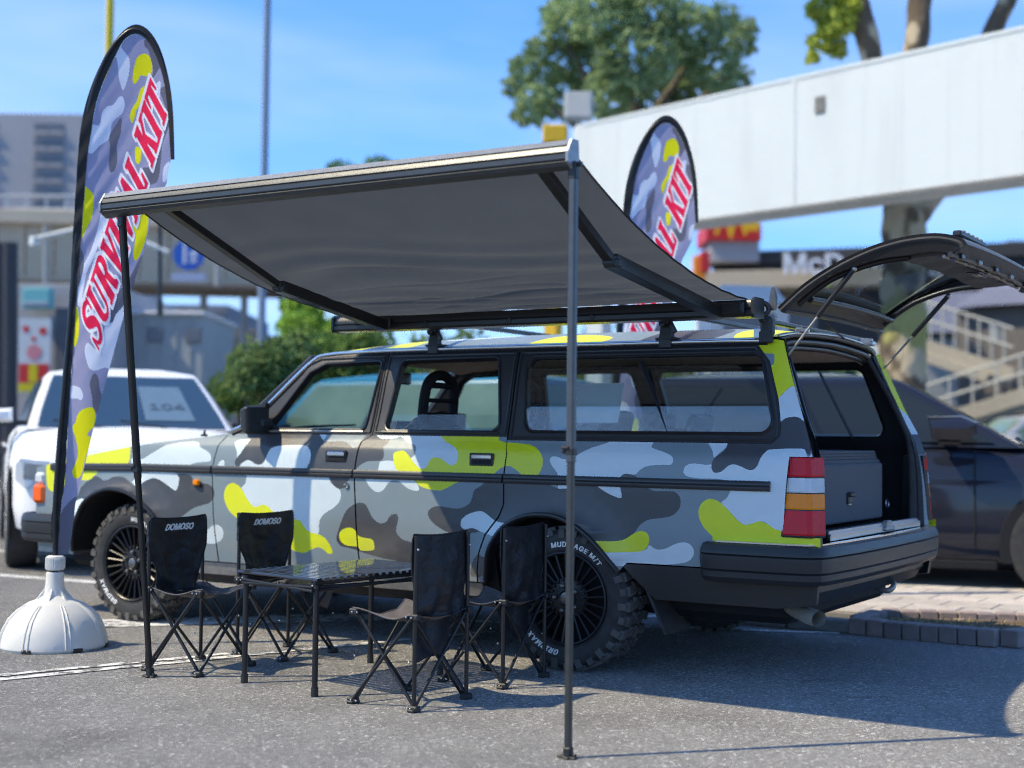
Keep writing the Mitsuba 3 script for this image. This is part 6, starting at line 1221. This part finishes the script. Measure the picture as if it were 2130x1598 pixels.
put(PBx, 'roof_edge', slab(at(222, 905, D-.1), at(421, 905, D-.1), zat(663, D), zat(655, D), 3.2), 'far_white')
HS = thing('house', 'cream gabled house behind the bright green tree', 'house'); D = 34.
put(HS, 'wall', slab(at(585, 905, D), at(660, 905, D), 0, zat(690, D), 5), 'far_beige'); p, q = at(578, 905, D-.2), at(668, 905, D-.2)
put(HS, 'roof', hull([at(578, 695, D-.3), at(668, 695, D-.3), at(622, 628, D), at(578, 695, D+5), at(668, 695, D+5), at(622, 628, D+5)]), 'far_brown')
for u in (600, 632): put(HS, 'window', slab(at(u, 905, D-.03), at(u+12, 905, D-.03), zat(740, D), zat(712, D), .08), 'far_window')
# shop front with posters at the far left
mat('poster_pale', (.50, .58, .66), .6, .3); mat('poster_red', (.50, .035, .04), .6, .3); mat('poster_yellow', (.55, .50, .02), .6, .3); mat('poster_pink', (.55, .22, .28), .6, .3); mat('sign_cyan', (.16, .45, .50), .5, .4); mat('shop_dark', (.05, .055, .065), .6, .4)
SH = thing('shop', 'dark shop with grey columns at the far left', 'shop'); D = 26.
put(SH, 'wall', slab(at(-260, 905, D), at(232, 905, D), 0, zat(600, D), 5), 'far_grey'); put(SH, 'glazing', slab(at(108, 905, D-.05), at(170, 905, D-.05), .3, zat(650, D), .06), 'far_window')
for u in (0, 20): put(SH, 'column', tube([ground_below(u, D-1.5), at(u, 700, D-1.5), at(u, 505, D-1.5)], .14, 12), 'shop_dark', smooth=50)
SG = thing('shop_sign', 'pale cyan sign box above the poster at the far left', 'sign'); put(SG, 'box', slab(at(38, 905, D-.4), at(96, 905, D-.4), zat(656, D), zat(613, D), .3), 'sign_cyan'); put(SG, 'lower_band', slab(at(40, 905, D-.42), at(94, 905, D-.42), zat(654, D), zat(642, D), .1), 'pole_blue')
PO = thing('poster', 'tall poster in pale blue, red and yellow at the far left', 'poster'); Dp = D-.3; c_ = at(73, 735, Dp)
Mp = (c_, HR, UP, -HF); sx = Dp/2914.
put(PO, 'board', prism(sbox(-33*sx, -82*sx, 33*sx, 72*sx), 0, .05, Mp), 'poster_pale')
for q_ in (sbox(-31*sx, -62*sx, 31*sx, -22*sx), Point(-18*sx, 50*sx).buffer(7*sx), Point(17*sx, 46*sx).buffer(8*sx), Point(-2*sx, 30*sx).buffer(5*sx)): put(PO, 'print_red', prism(q_, .055, .06, Mp), 'poster_red')
put(PO, 'print_pink', prism(Point(0, 2*sx).buffer(16*sx), .055, .06, Mp), 'poster_pink')
put(PO, 'print_yellow', prism(unary_union([sbox(-10*sx, -60*sx, 8*sx, -24*sx), sbox(-31*sx, -80*sx, 31*sx, -63*sx)]), .062, .066, Mp), 'poster_yellow')
BK = thing('bicycle_rack', 'dark tangle of parked bicycles beside the shop columns', 'bicycle'); c_ = at(18, 790, 22.)
for j in range(3):
    c0 = ground_below(5+14*j, 21.5)+[0, 0, .34]
    for dx in (-.5, .5): put(BK, 'wheel', tube([c0+HR*(dx+.33*math.cos(t))+UP*.33*math.sin(t) for t in np.linspace(0, 6.28, 21)[:-1]], .018, 6, closed=True), 'shop_dark')
    put(BK, 'frame', cat([tube([c0-HR*.5, c0+UP*.45-HR*.15, c0+UP*.5+HR*.35, c0+HR*.5], .018, 6), tube([c0-HR*.15+UP*.45, c0-UP*.05, c0+HR*.35+UP*.5, c0+HR*.33+UP*.68], .018, 6)]), 'shop_dark')
# ------------------------------------------------------------------ right-hand background
mat('fast_red', (.50, .025, .03), .5, .4); mat('fast_yellow', (.75, .42, .01), .5, .4); mat('fast_orange', (.72, .24, .02), .5, .4); mat('dark_wall', (.035, .037, .042), .6, .3); mat('letter_white', (.75, .76, .8), .5, .3)
RB = thing('restaurant', 'dark flat-roofed restaurant with white lettering behind the tailgate', 'restaurant'); D = 48.
put(RB, 'wall', slab(at(1480, 905, D), at(2260, 905, D-4), 0, zat(548, D), 12), 'dark_wall'); put(RB, 'parapet', slab(at(1478, 905, D-.2), at(2260, 905, D-4.2), zat(548, D), zat(520, D), 12.4), 'dark_wall')
put(RB, 'canopy_band', slab(at(1430, 905, D-1.5), at(1900, 905, D-3.5), zat(592, D-2), zat(556, D-2), 1.2), 'far_beige')
m = meshkit.text_mesh("McDonald's", .66, .06, True); b = m.bounds; m.apply_translation(-b[0]); o = at(1630, 572, D-2.6); M = np.eye(4); M[:3, 0], M[:3, 1], M[:3, 2], M[:3, 3] = HR*1.02, UP, -HF, o; m.apply_transform(M); put(RB, 'lettering', m, 'letter_white')
for u in (1560, 1640, 1720, 1800): put(RB, 'window', slab(at(u, 905, D-.9), at(u+60, 905, D-1.2), zat(690, D), zat(620, D), .1), 'far_window')
SB = thing('roof_sign', 'red and yellow sign board on a dark turret over the restaurant', 'sign'); c_ = at(1523, 480, D-1.)
put(SB, 'turret', slab(at(1476, 905, D-1), at(1578, 905, D-1), zat(545, D), zat(498, D), 2.), 'far_grey'); put(SB, 'board', slab(at(1466, 905, D-1.2), at(1582, 905, D-1.2), zat(503, D), zat(468, D), 2.4), 'fast_red')
k_ = 48/2914.; put(SB, 'emblem', prism(unary_union([stroke([(-30*k_, -12*k_), (-22*k_, 12*k_), (-8*k_, 12*k_), (0, -12*k_), (8*k_, 12*k_), (22*k_, 12*k_), (30*k_, -12*k_)], 7*k_), sbox(24*k_, -4*k_, 56*k_, 26*k_)]), 0, .06, (at(1520, 476, D-1.35), HR, UP, -HF)), 'fast_yellow')
OS = thing('totem_sign', 'orange and red totem sign beside the restaurant', 'sign'); put(OS, 'panel', slab(at(1441, 905, 40), at(1466, 905, 40), zat(600, 40), zat(525, 40), .4), 'fast_orange'); put(OS, 'top', slab(at(1455, 905, 39.9), at(1475, 905, 39.9), zat(560, 40), zat(518, 40), .5), 'fast_red'); put(OS, 'post', slab(at(1452, 905, 40.2), at(1458, 905, 40.2), 0, zat(598, 40), .2), 'dull_steel')
VN = thing('delivery_van', 'white van roof showing between awning and tailgate', 'van'); D = 21.; p, q = at(1475, 905, D), at(1640, 905, D)
put(VN, 'body', slab(p, q, .4, zat(625, D), 1.7), 'far_white'); put(VN, 'roof', hull([at(1478, 630, D), at(1638, 630, D), at(1478, 630, D+1.7), at(1638, 630, D+1.7), at(1500, 592, D+.3), at(1610, 596, D+.3), at(1500, 592, D+1.4), at(1610, 596, D+1.4)]), 'far_white'); put(VN, 'side_window', slab(p+HR*.2-HF*.02, q-HR*.2-HF*.02, zat(690, D), zat(645, D), .05), 'far_window')
for u in (1500, 1610): put(VN, 'wheel', cat([tube([ground_below(u, D-.05)+UP*.32, ground_below(u, D+.2)+UP*.32], .32, 20)]), 'rubber')
GB = thing('house', 'grey-brown rendered house with one small window at the right edge', 'house'); D = 33.
put(GB, 'wall', slab(at(1990, 905, D), at(2300, 905, D-3), 0, zat(632, D), 8), 'far_brown'); put(GB, 'roof', hull([at(1982, 640, D-.3), at(2310, 620, D-3.4), at(1982, 640, D+4), at(2310, 640, D+4), at(2060, 590, D+1), at(2310, 545, D-1)]), 'roof_slate')
w = put(GB, 'window', slab(at(2055, 905, D-.75), at(2088, 905, D-1.0), zat(708, D), zat(660, D), .1), 'far_window'); put(w, 'frame', slab(at(2051, 905, D-.62), at(2092, 905, D-.9), zat(713, D), zat(655, D), .05), 'far_grey'); put(w, 'blind', slab(at(2060, 905, D-.80), at(2074, 905, D-.9), zat(706, D), zat(668, D), .03), 'panel_grey')
GH = thing('house', 'house with blue-grey slate roof left of the rendered house', 'house'); D = 40.; put(GH, 'wall', slab(at(1890, 905, D), at(2010, 905, D), 0, zat(690, D), 6), 'panel_grey'); put(GH, 'roof', hull([at(1880, 692, D-.4), at(2030, 692, D-.4), at(1905, 612, D+3), at(2030, 606, D+3), at(1880, 692, D+6), at(2030, 692, D+6)]), 'roof_slate')
tower('distant pale tower block at the right edge', 2098, 2180, 486, 90, 'far_blue', 10, [(2104, 2112), (2118, 2126)], [(492, 500), (508, 516), (524, 532)])
# pedestrian ramps with railings
mat('ramp_concrete', tint((.34, .31, .25), .12, 1.1), .85, .2); mat('rail_grey', (.40, .40, .36), .5, .4)
def ramp(label, A, B, th, rail):
    k = thing('pedestrian_ramp', label, 'ramp', 'pedestrian ramps at the right'); A, B = np.array(A), np.array(B); d = B-A
    put(k, 'slab', bar(A, B, 1.6, th, b=.01), 'ramp_concrete')
    off = -HF*.8; r_ = put(k, 'railing', cat([tube([A+off+UP*h, B+off+UP*h], .030, 8) for h in (rail, rail*.62)]), 'rail_grey')
    put(k, 'kerb_edge', bar(A+off+UP*th*.3, B+off+UP*th*.3, .08, th*1.3), 'ramp_concrete')
    for i in range(9): q = A+d*(i+.3)/9; put(k, 'baluster', tube([q+off+UP*th*.4, q+off+UP*rail], .024, 8), 'rail_grey')
ramp('lower concrete ramp, climbing to the right with pale railing', at(1890, 905, 29), at(2330, 770, 27), .30, .95)
ramp('upper ramp, descending to the right below the slate roofed house', at(1860, 716, 32), at(2080, 790, 30.5), .22, 1.05)
single('retaining_wall', 'long beige wall under the pedestrian ramps', 'wall', slab(at(1700, 905, 34), at(2400, 905, 31), 0, zat(835, 33), .4), 'far_beige')
PC = []
def small_car(label, u, d, mt, L=3.9, H=1.5):
    p = ground_below(u, d)
    parked_car(label, 'car', p-HR*L*.5, HR+HF*.05, mt, [(0, .62, .34, .74), (.10, .76, .28, .84), (.3, .80, .26, .92), (1.0, .82, .26, .98), (1.4, .82, .26, 1.0), (L-.7, .82, .28, 1.0), (L-.3, .80, .30, .98), (L, .72, .36, .9)], ((1.0, L-.1, .78, .97), (1.6, L-.5, .62, H)), (.75, L-.75), .32, 'glass_green')
small_car('small silver car far behind the bonnet of the dark saloon', 2165, 25.5, 'paint_silver', 4.2, 1.45)
small_car('white compact car beyond the pedestrian ramp at the right edge', 2290, 24, 'paint_white')
# far row of trees and low buildings closing the horizon
for i, (u, d, w_, h_) in enumerate(((-300, 75, 9, 4), (900, 80, 12, 5), (1150, 70, 10, 5), (1700, 85, 12, 6), (2350, 60, 9, 6))):
    bl = ('low grey building far off at the left end of the view', 'low far grey building hidden behind the awning, left', 'low far grey building glimpsed between awning and wagon roof', 'long low grey building beyond the restaurant', 'low grey building beyond the right edge')[i]
    single('building', bl, 'building', slab(at(u, 905, d)-HR*w_, at(u, 905, d)+HR*w_, 0, h_, 6), ('far_grey', 'far_blue', 'far_beige')[i % 3], group='buildings in the distance')
bush('far green hedge closing the gap under the awning', 1000, 860, 30, (7, .6, 1.0), 5200, .12, 'leaf_mid', 44, cl=40)
bush('green hedge beyond the dark saloon', 1500, 850, 26, (4.5, .6, .9), 3600, .11, 'leaf_bush', 45, cl=30)
